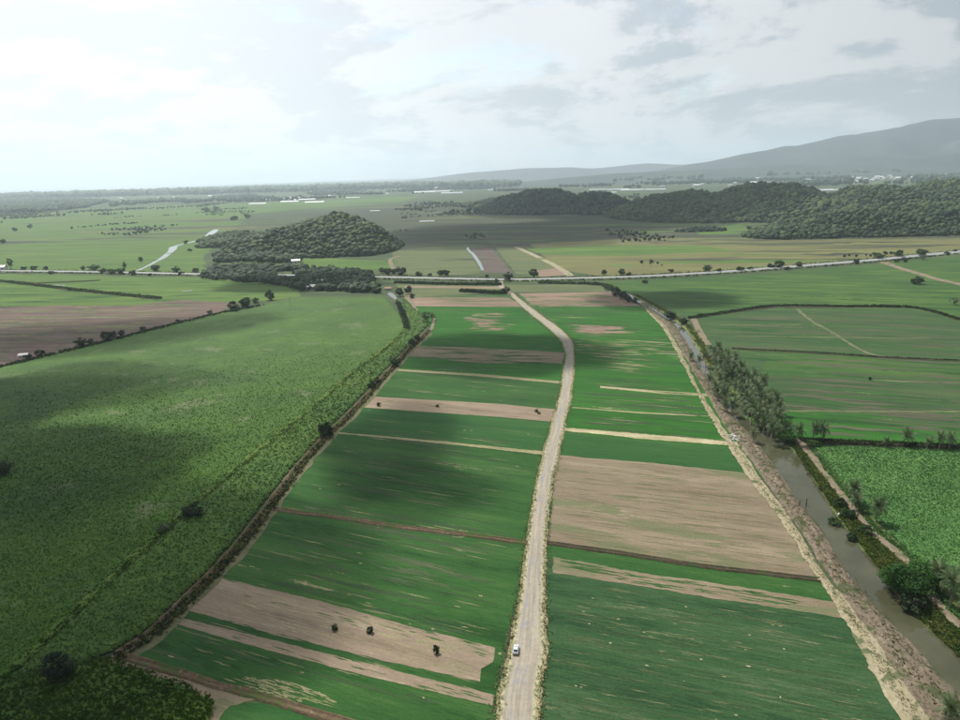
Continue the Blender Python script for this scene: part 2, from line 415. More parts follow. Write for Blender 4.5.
M['trunk'] = plain('palm_trunk_bark', (.26, .23, .18), .9, sc_=4)
M['bark'] = plain('tree_bark', (.14, .11, .08), .95, sc_=4)
M['white'] = plain('white_plaster', (.72, .72, .70), .7, var=.08)
M['roof'] = plain('tin_roof', (.42, .43, .44), .5, var=.15)
M['roof_red'] = plain('red_roof', (.30, .12, .07), .7, var=.15)
M['poly'] = plain('greenhouse_plastic', (.62, .65, .68), .35, var=.06, sc_=.05)
M['conc'] = plain('pole_concrete', (.42, .41, .39), .8)
M['rubble'] = plain('white_rubble', (0.528, 0.504, 0.464), .9, var=.25, sc_=2)


def water_mat(name, body, rgh=.06):
    mt, t, b, pos = base_mat(name)
    c = t.mix(t.step(t.noise(pos, .06, 4, .6), .4, .65), body, tuple(x * 1.35 for x in body))
    c = t.mix(1.0, c, (ALB, ALB, ALB), 'MULTIPLY'); t.l.new(c, b.inputs['Base Color']); b.inputs['Roughness'].default_value = rgh; b.inputs['IOR'].default_value = 1.333
    b.inputs['Specular IOR Level'].default_value = .5
    bp = t.node('ShaderNodeBump', ins={'Strength': .08, 'Distance': .05, 'Height': t.noise(pos, 1.2, 3, .6)})
    t.l.new(bp.outputs[0], b.inputs['Normal'])
    return mt


M['water'] = water_mat('canal_water', (.052, .054, .030))
M['sea'] = water_mat('sea_water', (.10, .14, .15), .12)


def road_mat():
    mt, t, b, pos = base_mat('dirt_road')
    uv = t.node('ShaderNodeUVMap').outputs[0]; s = t.node('ShaderNodeSeparateXYZ', ins={0: uv})
    u = s.outputs[0]; v = s.outputs[1]
    wob = t.math('MULTIPLY', t.math('SUBTRACT', t.noise(t.node('ShaderNodeCombineXYZ', ins={0: 0.0, 1: t.math('MULTIPLY', v, .02), 2: 0.0}).outputs[0], 1, 3), .5), .28)
    uu = t.math('ADD', u, wob)
    A = t.noise(t.node('ShaderNodeCombineXYZ', ins={0: t.math('MULTIPLY', uu, 9.0), 1: t.math('MULTIPLY', v, .035), 2: 0.0}).outputs[0], 1, 6, .65, .2)
    D = t.noise(pos, .9, 6, .7); E = t.noise(pos, .08, 5, .6, .3)
    c = t.mix(t.step(A, .38, .6), (.26, .235, .19), (.345, .31, .24))
    rut = t.math('SUBTRACT', 1.0, t.math('MINIMUM', t.math('MULTIPLY', t.math('ABSOLUTE', t.math('SUBTRACT', t.math('ABSOLUTE', t.math('SUBTRACT', uu, .44)), .15)), 13.0), 1.0))
    rm = t.math('MULTIPLY', rut, t.step(E, .36, .6), clamp=True)
    c = t.mix(t.math('MULTIPLY', rm, .75), c, (.235, .235, .245))
    lane = t.math('MULTIPLY', t.step(t.math('SUBTRACT', .42, t.math('ABSOLUTE', t.math('SUBTRACT', uu, .33))), .2, .36), t.step(E, .5, .62))
    c = t.mix(t.math('MULTIPLY', lane, .7), c, (.235, .24, .26))
    edge = t.step(t.math('ADD', t.math('ABSOLUTE', t.math('SUBTRACT', u, .5)), t.math('MULTIPLY', t.math('SUBTRACT', D, .5), .35)), .36, .46)
    c = t.mix(t.math('MULTIPLY', edge, .9), c, t.mix(t.step(t.noise(pos, .6, 4, .7), .45, .6), (.40, .37, .23), (.12, .15, .06)))
    g = t.lin(D, .2, .8, .78, 1.2)
    c = t.mix(1.0, c, t.node('ShaderNodeCombineXYZ', ins={0: g, 1: g, 2: g}).outputs[0], 'MULTIPLY')
    c = t.mix(1.0, c, (ALB, ALB, ALB), 'MULTIPLY'); t.l.new(c, b.inputs['Base Color']); b.inputs['Roughness'].default_value = .95; b.inputs['Specular IOR Level'].default_value = .1
    bp = t.node('ShaderNodeBump', ins={'Strength': .6, 'Distance': .2, 'Height': t.math('ADD', A, D)})
    t.l.new(bp.outputs[0], b.inputs['Normal'])
    return mt


def bank_mat(name, cols, green, amt):
    mt, t, b, pos = base_mat(name)
    uv = t.node('ShaderNodeUVMap').outputs[0]; s = t.node('ShaderNodeSeparateXYZ', ins={0: uv})
    A = t.noise(t.node('ShaderNodeCombineXYZ', ins={0: t.math('MULTIPLY', s.outputs[0], 5.0), 1: t.math('MULTIPLY', s.outputs[1], .08), 2: 0.0}).outputs[0], 1, 6, .7, .3)
    D = t.noise(pos, .9, 6, .75); E = t.noise(pos, .16, 5, .65, .4)
    v = t.math('ADD', t.math('MULTIPLY', A, .5), t.math('MULTIPLY', D, .5))
    c = t.mix(t.step(v, .36, .5), cols[0], cols[1]); c = t.mix(t.step(v, .5, .64), c, cols[2])
    c = t.mix(t.math('MULTIPLY', t.step(E, amt, amt + .08), .85), c, green)
    c = t.mix(1.0, c, (ALB, ALB, ALB), 'MULTIPLY'); t.l.new(c, b.inputs['Base Color']); b.inputs['Roughness'].default_value = .95; b.inputs['Specular IOR Level'].default_value = .1
    bp = t.node('ShaderNodeBump', ins={'Strength': .9, 'Distance': .4, 'Height': D})
    t.l.new(bp.outputs[0], b.inputs['Normal'])
    return mt


M['road'] = road_mat()
M['asphalt'] = plain('asphalt', (.21, .22, .225), .75, var=.12, sc_=.3)
M['spoilbank'] = bank_mat('spoil_bank', [(.070, .058, .040), (.165, .135, .098), (.30, .25, .18)], (.055, .075, .03), .52)
M['strawbank'] = bank_mat('straw_verge', [(.17, .155, .09), (.31, .275, .18), (.42, .38, .26)], (.08, .11, .05), .54)
M['track'] = bank_mat('sandy_track', [(.13, .108, .075), (.205, .168, .12), (.30, .25, .185)], (.075, .10, .04), .53)
M['ditchbank'] = bank_mat('ditch_bank', [(.030, .030, .018), (.065, .055, .035), (.14, .115, .07)], (.05, .08, .03), .52)
M['redditch'] = bank_mat('ditch_bank_dry', [(.05, .04, .028), (.12, .085, .055), (.24, .19, .12)], (.07, .10, .03), .50)

# ------------------------------------------------------------------ ground and far setting
GX = 26000
obj('ground', mesh('ground', [(-GX, -1500, 0), (GX, -1500, 0), (GX, 30000, 0), (-GX, 30000, 0)], [[0, 1, 2, 3]], M['plain']), kind='structure')
sea = [G(-400, 206.8), G(-40, 196.5), G(100, 190.4), G(200, 186.6), G(300, 182.6), (-900, 29900), (-25900, 29900), (-25900, 3200)]
obj('sea', mesh('sea', [(x, y, 1.5) for x, y in sea], [list(range(len(sea)))], M['sea']), kind='structure')
for me_ in (bpy.data.objects['sea'].data,):
    if me_.polygons[0].normal.z < 0: me_.flip_normals()

# --- big fields, level 1..3 -------------------------------------------------
sheet('lime_meadow', [(-260, 272), (-260, 214), (-60, 214), (30, 214), (90, 208), (200, 205), (330, 200), (420, 196), (400, 203), (320, 208), (250, 214), (228, 236), (204, 256), (205, 274), (100, 271)], .03, M['lime'], 6, 12)
sheet('meadow', [(-260, 306), (-260, 276), (0, 274), (200, 278), (300, 280), (300, 297), (230, 304), (100, 306)], .03, M['lime'], 2, 6)
sheet('fallow_field', [(-180, 400), (-160, 306), (0, 308), (60, 305.5), (130, 306), (180, 300), (240, 303), (215, 314), (120, 337), (0, 369)], .05, M['purple'], 2, 4)
sheet('marsh', [(300, 214), (400, 205), (500, 204), (640, 203), (800, 206), (960, 200), (1200, 195), (1200, 243), (960, 243), (760, 250), (600, 252), (500, 250), (398, 255), (380, 230)], .03, M['marsh'], 15, 25)
sheet('olive_pasture', [(530, 244), (640, 238), (760, 238), (960, 238), (1200, 232), (1200, 236), (960, 250), (800, 265), (700, 272), (600, 276), (560, 270)], .06, M['olive'], 3, 8)
sheet('lime_pasture', [(525, 249), (600, 245), (700, 246), (740, 251), (620, 256), (545, 255)], .09, M['lime'], 3, 5)
sheet('lime_glade', [(690, 227), (740, 225), (765, 230), (740, 234), (700, 235)], .09, M['lime'], 5, 8)
sheet('dull_field', [(392, 251), (430, 247), (466, 246), (482, 273), (440, 276), (396, 273)], .06, M['dull'], 1, 4)
sheet('damp_soil_patch', [(470, 246), (492, 248), (512, 273), (484, 273)], .09, M['darksoil'], 1.2, 4)
sheet('green_paddock', [(495, 247), (520, 248), (562, 270), (560, 275), (516, 274)], .09, M['dull'], 1, 4)
sheet('red_soil_patch', [(534, 271), (556, 268), (568, 275), (540, 277)], .12, M['tan_pink'], 1, 4)
sheet('lime_meadow_strip', [(228, 258), (300, 257), (398, 262), (386, 271), (310, 270), (240, 268)], .09, M['lime'], 2, 6)
sheet('wood_edge_field', [(395, 283), (505, 285), (600, 284), (606, 292), (500, 292), (405, 298)], .05, M['dull'], .8, 3)
# right hand pastures
sheet('meadow_right', [(600, 282), (720, 277), (800, 271), (880, 264), (960, 256), (1150, 240), (1150, 372), (960, 322), (930, 313), (900, 308), (780, 307), (692, 319), (650, 300), (612, 288)], .05, M['meadow'], .8, 4)
sheet('pasture', [(692, 319), (780, 307.5), (900, 308.5), (930, 313), (960, 322), (1150, 372), (1150, 480), (960, 448), (800, 443), (740, 400), (700, 345)], .05, M['green_far_right'], .5, 3)
sheet('pasture_strip', [(760, 412), (960, 411), (1120, 420), (1150, 470), (960, 447), (800, 442)], .07, M['green_right_up'], .5, 3)
sheet('pasture_upper_strip', [(770, 352), (880, 358), (960, 362), (1140, 378), (1140, 392), (960, 381), (860, 378), (760, 376)], .07, M['meadow'], .5, 3)
# central turf, left of the road
RL = [(538, 720), (541, 690), (545, 650)]
sheet('turf_field', [(400, 298), (507, 294), (540, 322), (566, 344), (566, 380), (553, 420), (540, 470), (528, 530), (520, 590), (503, 650), (490, 760), (440, 790), (300, 705), (118, 652), (190, 600), (268, 512), (330, 440), (370, 396), (400, 360), (432, 330)], .03, M['green_left'], .3, 3)
sheet('turf_field', [(400, 306), (512, 304), (566, 344), (564, 384), (540, 382), (392, 370), (400, 360), (434, 330), (415, 308)], .05, M['green_left_up'], .4, 3)
sheet('bare_strip', [(404, 297.5), (505, 297), (520, 303), (521, 307), (430, 306.5), (413, 306)], .07, M['tan_pink'], .8, 2)
sheet('bare_strip', [(404, 286), (500, 287), (500, 288.6), (405, 288)], .09, M['tan_pink'], .3, 2)
sheet('bare_strip', [(415, 346), (470, 347.5), (565, 353), (562, 364), (480, 363), (402, 356)], .07, M['tan_weedy'], 1.0, 2)
sheet('straw_stripe', [(396, 369), (480, 374), (560, 381.4), (560, 383.5), (480, 376.5), (396, 371)], .09, M['straw_line'], .5, 1.5)
sheet('bare_strip', [(370, 396.5), (430, 400), (500, 404), (556, 409.5), (553, 422), (500, 417), (420, 411.5), (358, 407)], .07, M['tan'], .25, 2)
sheet('turf_strip', [(357, 408), (420, 412.5), (500, 418), (552, 423), (548, 450), (440, 441), (334, 432)], .05, M['green_dark'], .3, 3)
sheet('straw_stripe', [(336, 432), (440, 441), (546, 452), (545, 455), (440, 443.5), (336, 433.5)], .07, M['straw_line'], .5, 1.5)
sheet('bare_strip', [(207, 574), (262, 588), (320, 601), (390, 621), (440, 634), (495, 648), (493, 662), (481, 669), (480, 682), (400, 664), (300, 641), (230, 622), (171, 606)], .07, M['tan'], .3, 1.5)
sheet('bare_strip', [(163, 613), (230, 630), (320, 652), (400, 672), (494, 695), (493, 706), (400, 684), (300, 659), (157, 619)], .07, M['tan'], .25, 1.5)
# central turf, right of the road
sheet('turf_field', [(516, 295), (612, 292), (660, 318), (692, 350), (712, 388), (732, 428), (742, 448), (640, 440), (560, 432), (570, 380), (575, 342), (550, 318)], .03, M['green_right_up'], .3, 3)
sheet('bare_strip', [(519, 293.5), (612, 292), (640, 306), (540, 307), (530, 303)], .05, M['tan_pink'], .8, 2)
sheet('straw_stripe', [(600, 386), (660, 391), (712, 394), (712, 396.5), (660, 393.5), (600, 388)], .05, M['straw_line'], .4, 1.5)
sheet('straw_stripe', [(572, 407), (640, 412), (715, 416), (715, 417), (640, 413.5), (572, 408)], .05, M['straw_line'], .4, 1.5)
sheet('turf_strip', [(560, 433), (640, 440), (743, 448), (762, 476), (640, 465), (556, 458)], .05, M['green_dark'], .3, 2)
sheet('straw_stripe', [(564, 428), (600, 430.5), (640, 434), (690, 438), (746, 443), (748, 447), (690, 442.5), (640, 439), (600, 434), (564, 431)], .07, M['straw'], .6, 1.2)
sheet('fallow_field', [(556, 455), (600, 459), (640, 462), (700, 468), (754, 474), (778, 510), (800, 548), (818, 578), (760, 572), (700, 563.5), (600, 549), (548, 541), (553, 500)], .07, M['tan_weedy'], .5, 2)
sheet('turf_strip', [(546, 545), (600, 552), (700, 567), (822, 581), (836, 603), (740, 590), (640, 575), (546, 560)], .05, M['green_left'], .3, 2)
sheet('bare_strip', [(553, 557), (580, 561), (620, 570), (700, 581), (834, 602), (846, 618), (740, 602.5), (640, 586), (553, 573)], .09, M['tan_weedy'], .6, 1.5)
sheet('turf_field', [(546, 562), (640, 585), (740, 601), (846, 617), (880, 665), (915, 725), (960, 820), (520, 860), (536, 700), (545, 620)], .03, M['green_near'], .3, 3)
sheet('turf_corner', [(222, 702), (262, 703), (330, 722), (420, 760), (300, 800), (180, 790)], .05, M['green_dark'], .3, 2)

# --- roads, tracks, water -----------------------------------------------------
flat = [(-1, 0), (1, 0)]


def edges(rows):
    """(y, xl, xr) in picture pixels -> centre points with a real width"""
    out = []
    for y, a, b in rows:
        A, B = G(a, y), G(b, y); out.append(((A[0] + B[0]) / 2, (A[1] + B[1]) / 2, math.hypot(A[0] - B[0], A[1] - B[1])))
    return out


road_rows = [(860, 470, 530), (760, 487, 536), (720, 494, 539), (690, 499, 541), (650, 508, 546), (600, 518, 545), (560, 524, 546), (520, 530, 548), (480, 537, 553), (450, 544, 560), (420, 553, 566),
             (400, 558, 571), (380, 562, 573), (360, 565, 574.5), (350, 565, 574), (340, 560, 571), (330, 550, 562), (320, 538, 548), (310, 526, 534), (300, 515, 521), (293, 509, 513)]
rd = edges(road_rows)
ribbon('road_verge', [(x, y, w_ * .96 + .8) for x, y, w_ in rd], 0, flat, M['straw_line'], 1.5, z0=.11, edge=.9, world=True)
ribbon('dirt_road', [(x, y, w_ * .83) for x, y, w_ in rd], 0, [(-1, 0), (-.9, .12), (-.45, .10), (-.2, .17), (.2, .17), (.45, .10), (.9, .12), (1, 0)], M['road'], 1.5, .05, z0=.14, edge=.7, world=True, nx=15)
ribbon('dirt_road', [(511, 294.5), (505, 290), (501, 286), (500, 281.6)], 6, flat, M['road'], 2, z0=.16)
hw = [(-260, 268), (-100, 270), (0, 271.2), (100, 272.5), (200, 274.6), (300, 276), (400, 278), (500, 280), (560, 279.2), (640, 277), (720, 272.6), (800, 266.6), (880, 260), (960, 252.2), (1150, 235)]
hwW = [(x, y, 11 if x < 620 else 11 + (x - 620) * .016) for x, y in hw]
ribbon('road_embankment', [(x, y, w_ + 9) for x, y, w_ in hwW], 0, [(-1, 0), (-.7, .8), (.7, .8), (1, 0)], M['dull'], 8, .1, z0=.1)
ribbon('road', hwW, 0, [(-1, 0), (1, 0)], M['asphalt'], 8, z0=.98)
# paved road markings
C_ = catmull([(*G(x, y), 1) for x, y, _ in hwW], 8)
ribbon('road_marking', [(a[0], a[1]) for a in C_[::3]], .35, flat, M['white'], 12, z0=.99, world=True)


def water(rows, name='canal_water', z=.16):
    return ribbon(name, edges(rows), 0, flat, M['water'], 3, z0=z, edge=.8, world=True)


water([(294, 625, 629), (300, 634, 641), (306, 645, 653), (312, 656, 664), (318, 665, 671), (325, 675, 682), (340, 685, 695), (355, 694, 704), (370, 700, 709), (385, 710, 719), (400, 720, 730), (415, 731, 742), (430, 745, 762), (445, 758, 786), (460, 770, 800), (480, 784, 814),
       (500, 797, 826), (530, 821, 847), (560, 838, 870), (587, 856, 890), (613, 876, 911), (640, 900, 940), (667, 926, 968), (690, 942, 990), (740, 985, 1035), (800, 1035, 1090)])
water([(270.5, 136, 140), (266, 146, 149), (258, 160, 165), (251, 168.5, 174), (247, 170, 177)], 'stream_water')
water([(247, 171, 176), (245, 178, 181), (240, 197, 201), (236, 205, 210), (232, 210, 216), (228.6, 216, 219)], 'stream_water')
water([(246, 466.5, 468), (250, 467.5, 470), (254, 471, 474.5), (260, 475.5, 479), (266, 479, 482.5), (270.5, 481.5, 484)], 'stream_water')
ribbon('sandy_track', [(516, 247), (540, 258), (560, 268.5), (571, 276)], 9, flat, M['strawbank'], 4, z0=.16, edge=.6)
sheet('pond_water', [(387, 294), (391, 292), (396, 296), (399, 304), (400.5, 308), (398, 308), (395, 300), (391, 297)], .14, M['water'], .3, 3)
ribbon('ditch_water', [(409, 292), (411, 299), (413, 305), (417, 311)], 3, flat, M['track'], 2, z0=.16)
ribbon('ditch_water', [(54, 285), (66, 285.4)], 4, flat, M['water'], 3, z0=.16)
ribbon('ditch_water', [(142, 298.5), (154, 298)], 6, flat, M['water'], 3, z0=.16)
ribbon('ditch_water', [(182, 291.5), (192, 290.5)], 5, flat, M['water'], 3, z0=.16)
ribbon('ditch_water', [(736, 349.6), (760, 350.8)], 2.2, flat, M['water'], 3, z0=.16)

# left bank of the canal: straw verge and rough spoil bank
SVR = [(300, 640, 643), (312, 648, 651), (326, 661, 665), (345, 673, 677), (365, 683, 687), (385, 693.5, 697), (408, 705.5, 710), (432, 719, 726), (456, 735, 744), (487, 756, 766), (522, 782, 792), (560, 806, 815), (594, 828, 840), (632, 851, 869), (676, 876, 898), (722, 905, 930), (790, 950, 980)]
LBR = [(304, 640, 646), (312, 649, 655), (325, 664, 673), (341, 676, 686), (358, 685, 695), (376, 695, 705), (396, 707, 719), (417, 719, 734), (433, 729, 749), (455, 745, 768), (483, 766, 787), (508, 783, 804), (538, 804, 827), (566, 821, 844), (597, 843, 868), (640, 872, 910), (680, 897, 947), (714, 920, 975), (780, 955, 1040)]
SV = [((a + b) / 2, y) for y, a, b in SVR]; LB = [((a + b) / 2, y) for y, a, b in LBR]
ribbon('straw_verge', [(x, y, w_ * 1.15) for x, y, w_ in edges(SVR)], 0, [(-1, 0), (-.5, .2), (.5, .25), (1, .1)], M['strawbank'], 1.2, .18, z0=.13, edge=.9, nx=9, world=True)
ribbon('spoil_bank', [(x, y, w_ * .92) for x, y, w_ in edges(LBR)], 0, [(-1, 0), (-.6, .6), (-.1, .9), (.4, .7), (.7, .8), (1, -.1)], M['spoilbank'], .9, .5, z0=.10, edge=.6, nx=17, nsc=.9, world=True)
# right bank and sandy track
sheet('weed_bank', [(786, 444), (812, 444), (840, 478), (880, 525), (925, 570), (965, 600), (1060, 660), (1060, 760), (985, 720), (935, 660), (880, 600), (835, 528), (800, 470)], .08, M['weeds'], .4, 2)
RB = [(636, 296), (668, 314), (690, 330), (703, 350), (713, 366)]
ribbon('grass_bank', RB, 7, [(-1, 0), (-.3, .8), (.3, .8), (1, 0)], M['weeds'], 2, .3, z0=.1, nx=7)
ribbon('sandy_track', [(693, 318), (700, 332), (708, 345)], 5, flat, M['track'], 2, z0=.18, edge=.5)
ribbon('sandy_track', [(798, 440), (808, 452), (822, 472), (838, 492), (856, 515), (876, 537), (895, 552), (909, 566), (926, 592), (945, 614), (975, 640), (1020, 680)], 3.2, [(-1, .0), (-.6, .05), (0, .12), (.6, .05), (1, 0)], M['track'], 1.5, .05, z0=.45, edge=.7, nx=6)
ribbon('sandy_track', [(815, 455), (822, 452), (832, 450)], 2.5, flat, M['track'], 1.5, z0=.45, edge=.4)
ribbon('dirt_track', [(882, 262), (900, 268), (920, 274), (945, 281), (1000, 292)], 10, flat, M['track'], 3, z0=.12, edge=1.5)
ribbon('sandy_track', [(797, 309), (812, 321), (832, 332), (850, 344), (868, 353), (884, 357)], 2.4, flat, M['pale_turf'], 3, z0=.10, edge=1.6)
ribbon('sandy_track', [(400, 256), (391, 259), (391, 264), (394, 269), (399, 271)], 6, flat, M['track'], 3, z0=.12, edge=.5)
ribbon('sandy_track', [(434, 318), (432, 328), (426, 335), (414, 345), (405, 352), (398, 360)], 2.6, flat, M['track'], 2, z0=.14, edge=.3)


def ditch(px, wd, mat, nm='ditch', h=.5, z0=.1, depth=.04):
    return ribbon(nm, px, wd, [(-1, 0), (-.62, h), (-.25, depth), (.25, depth), (.62, h), (1, 0)], mat, 1.5, .12, z0=z0, edge=.35, nx=11, nsc=.9)


ditch([(268, 508), (300, 513), (340, 518), (400, 527), (460, 534), (527, 543)], 2.6, M['redditch'])
ditch([(547, 543), (575, 547), (600, 550.5), (650, 558), (700, 566), (760, 573), (820, 580)], 2.6, M['ditchbank'])
ditch([(118, 655), (160, 667), (210, 683), (262, 697), (345, 722), (460, 756)], 2.8, M['redditch'])
sheet('dirt_margin', [(112, 655), (140, 664), (200, 684), (262, 700), (230, 706), (205, 740), (190, 740), (212, 702), (180, 684), (110, 666)], .06, M['tan_weedy'], .8, 1.5)
DL = [(428, 331), (418, 341), (408, 350), (396, 364), (385, 375), (372, 390), (360, 403), (343, 420), (326, 436), (300, 465), (266, 510), (240, 543), (208, 578), (180, 606), (150, 634), (118, 655)]
ditch([(x, y) for x, y in DL], 4.2, M['redditch'], h=.7)
ribbon('grass_margin', [(x + 3 + (y - 330) * .025, y + 2) for x, y in DL], 2.8, flat, M['weedy'], 1, z0=.12, edge=1.3)
ditch([(690, 318.5), (712, 315), (740, 311), (778, 306.5)], 6, M['ditchbank'], h=.9)
ditch([(784, 307.3), (840, 307), (900, 307.3), (930, 311.5), (960, 320.5), (1010, 338)], 4.2, M['ditchbank'], h=.8)
ditch([(734, 349), (770, 351), (830, 354), (880, 357.5), (920, 359.5), (960, 361), (1060, 366)], 3.4, M['ditchbank'], h=.5)
ditch([(802, 441), (850, 443.5), (900, 445.5), (960, 448), (1080, 453)], 3.6, M['ditchbank'], h=1.2)
ditch([(-150, 277), (0, 281.5), (26, 283), (60, 288.5), (100, 293), (130, 296), (160, 299)], 7, M['ditchbank'], h=1.2)
ditch([(30, 283.5), (70, 282), (100, 280.5)], 4, M['ditchbank'], h=1)
for (a, b, z_) in (((765, 410.5), (960, 411.5), 1.2), ((870, 380), (960, 383), .8), ((720, 325), (800, 324.5), 1.4), ((735, 336), (930, 338), 1.3)):
    ribbon('straw_stripe', [a, ((a[0] + b[0]) / 2, (a[1] + b[1]) / 2 + .4), b], z_ * 1.5, flat, M['pale_turf'], 3, z0=.099, edge=1.2)


def slivers(name, poly_px, n, L, wd, rot, z, mat, wpow=0):
    """thin lens shaped patches lying along the rows"""
    poly = [G(*p) for p in poly_px]; P = np.array(poly); V, F_ = [], []; c, s_ = math.cos(rot), math.sin(rot); tries = 0
    rr = np.hypot(P[:, 0], P[:, 1]); th = np.arctan2(P[:, 0], P[:, 1]); r0, r1 = rr.min(), rr.max()
    m_ = 0
    while m_ < n and tries < n * 12:
        tries += 1
        q = r0 * math.exp(random.uniform(0, math.log(r1 / r0))); a = random.uniform(th.min(), th.max()); x, y = q * math.sin(a), q * math.cos(a)
        sc2 = 1 if not wpow else (q / r0) ** wpow
        l = L * random.uniform(.3, 1.4) * sc2; w2 = wd * random.uniform(.35, 1.3) * sc2
        e = np.array([[x - c * l * .5, y - s_ * l * .5], [x + c * l * .5, y + s_ * l * .5], [x, y]])
        if not inpoly(e[:, 0], e[:, 1], poly).all(): continue
        m_ += 1; k = 9; top, bot = [], []
        for j in range(k):
            t_ = -1 + 2 * j / (k - 1); hw_ = w2 * .5 * (1 - abs(t_) ** 1.5); of = random.uniform(-.25, .25) * w2
            u = t_ * l * .5
            for lst, sg in ((top, 1), (bot, -1)):
                v = of + sg * (hw_ * random.uniform(.5, 1.2)); lst.append((x + c * u - s_ * v, y + s_ * u + c * v, z + m_ * 2e-6))
        b = len(V); V += top + bot
        F_ += [[b + j, b + k + j, b + k + j + 1, b + j + 1] for j in range(k - 1)]
    if V: obj(name, mesh(name, V, F_, mat), kind='structure')


TURF_L = [(404, 308), (512, 304), (562, 344), (562, 384), (548, 440), (530, 500), (522, 560), (505, 640), (490, 715), (340, 700), (125, 652), (195, 600), (272, 510), (335, 440), (372, 400), (402, 362), (432, 333)]
TURF_R = [(520, 300), (612, 298), (656, 318), (690, 350), (708, 388), (728, 428), (740, 446), (640, 438), (565, 430), (572, 380), (576, 342)]
NEAR_R = [(548, 580), (640, 590), (740, 606), (846, 620), (876, 665), (905, 725), (540, 740), (548, 620)]
slivers('straw_streaks', TURF_L, 150, 12, .5, ROT_L, .060, M['pale_turf'], .6)
slivers('dull_streaks', TURF_L, 150, 26, 1.3, ROT_L, .057, M['dull_turf'], .6)
slivers('straw_streaks', TURF_R, 70, 22, .9, ROT_R, .060, M['pale_turf'], .4)
slivers('dull_streaks', TURF_R, 110, 34, 2.2, ROT_R, .057, M['dull_turf'], .4)
slivers('straw_streaks', NEAR_R, 150, 7, .35, ROT_R, .062, M['pale_turf'])
slivers('straw_blotches', NEAR_R, 26, 1.2, .5, ROT_R, .064, M['straw'])
slivers('straw_blotches', TURF_L, 50, 2.0, .7, ROT_L, .064, M['straw_line'])
slivers('dull_streaks', NEAR_R, 150, 14, .7, ROT_R, .058, M['dull_turf'])
slivers('straw_streaks', [(566, 343), (580, 338), (690, 343), (698, 356), (640, 356), (655, 370), (625, 378), (572, 352)], 80, 22, 1.3, ROT_R, .078, M['straw_line'])
slivers('weedy_streaks', [(556, 457), (640, 464), (752, 476), (800, 550), (814, 576), (700, 562), (552, 540)], 130, 16, .8, ROT_R, .095, M['weedy'])
slivers('weedy_streaks', [(556, 559), (620, 571), (832, 604), (842, 614), (740, 600), (640, 584), (556, 572)], 60, 10, .8, ROT_R, .115, M['green_left'])
slivers('straw_patch', [(215, 678), (250, 676), (290, 682), (335, 698), (345, 712), (270, 696)], 110, 3.5, .5, ROT_L, .066, M['straw_line'])
slivers('ragged_margin', [(165, 600), (215, 572), (500, 645), (496, 662), (300, 612), (185, 585)], 45, 8, .5, ROT_L, .078, M['green_left'])
slivers('ragged_margin', [(157, 612), (200, 612), (495, 690), (493, 712), (300, 664), (157, 626)], 45, 7, .45, ROT_L, .078, M['green_left'])
slivers('soil_streaks', [(175, 604), (207, 576), (495, 650), (480, 680)], 120, 10, .35, ROT_L, .08, M['straw_line'])
slivers('ragged_margin', [(358, 404), (372, 396), (556, 409), (552, 424), (420, 413)], 30, 9, .5, ROT_L, .078, M['green_left'])
slivers('pink_streaks', [(455, 314), (510, 313), (520, 330), (470, 331)], 26, 26, 5, ROT_U, .08, M['tan_pink'])
slivers('pink_streaks', [(560, 324), (625, 325), (640, 335), (575, 334)], 22, 36, 6, ROT_R, .08, M['tan_pink'])
slivers('weedy_streaks', [(404, 345), (562, 352), (566, 366), (480, 366), (398, 358)], 50, 30, 2.2, ROT_U, .085, M['green_left'])
slivers('weedy_streaks', [(413, 297), (620, 294), (640, 307), (430, 307)], 60, 40, 5, ROT_U, .095, M['dull'])
PAST = [(700, 322), (780, 310), (900, 311), (960, 324), (1100, 372), (1100, 440), (960, 440), (800, 436), (740, 395), (715, 350)]
slivers('brown_streaks', PAST, 110, 50, 3.5, ROT_T, .095, M['brownish'], .4)
slivers('green_streaks', PAST, 90, 60, 6, ROT_T, .092, M['green_right'], .4)
slivers('green_streaks', [(620, 284), (800, 273), (960, 260), (1100, 250), (1100, 330), (930, 310), (780, 304), (700, 314)], 120, 70, 8, ROT_T, .075, M['lime'])
slivers('dull_streaks', [(620, 284), (800, 273), (960, 260), (1100, 250), (1100, 330), (930, 310), (780, 304), (700, 314)], 90, 60, 7, ROT_T, .078, M['green_left'])
FARP = [(-200, 200), (200, 193), (600, 186), (1100, 175), (1150, 240), (760, 268), (560, 262), (400, 262), (398, 240), (230, 236), (-200, 262)]
slivers('plain_patches', FARP, 120, 260, 34, ROT_U, .13, M['marsh'], .9)
slivers('plain_patches', FARP, 90, 220, 26, ROT_U, .15, M['lime'], .9)
slivers('plain_patches', FARP, 90, 200, 24, ROT_U, .17, M['olive'], .9)
slivers('plain_patches', [(400, 215), (960, 212), (1100, 235), (760, 248), (500, 248), (400, 248)], 90, 170, 14, ROT_U, .19, M['dull'], .3)
slivers('plain_patches', [(400, 215), (960, 212), (1100, 235), (760, 248), (500, 248), (400, 248)], 60, 150, 12, ROT_U, .21, M['darksoil'], .3)
slivers('meadow_patches', [(-100, 216), (200, 212), (228, 238), (190, 266), (-100, 268)], 70, 150, 12, ang((0, 240), (200, 235)), .19, M['dull'], .3)
slivers('meadow_patches', [(-100, 276), (0, 276), (200, 280), (290, 284), (290, 296), (230, 302), (100, 305), (-100, 305)], 60, 60, 6, ang((0, 290), (200, 288)), .08, M['green_left'], .3)
slivers('fallow_patches', [(-100, 308), (60, 307), (210, 303), (200, 314), (120, 334), (0, 364), (-100, 385)], 90, 40, 4, ang((0, 310), (200, 306)), .08, M['weeds'], .3)
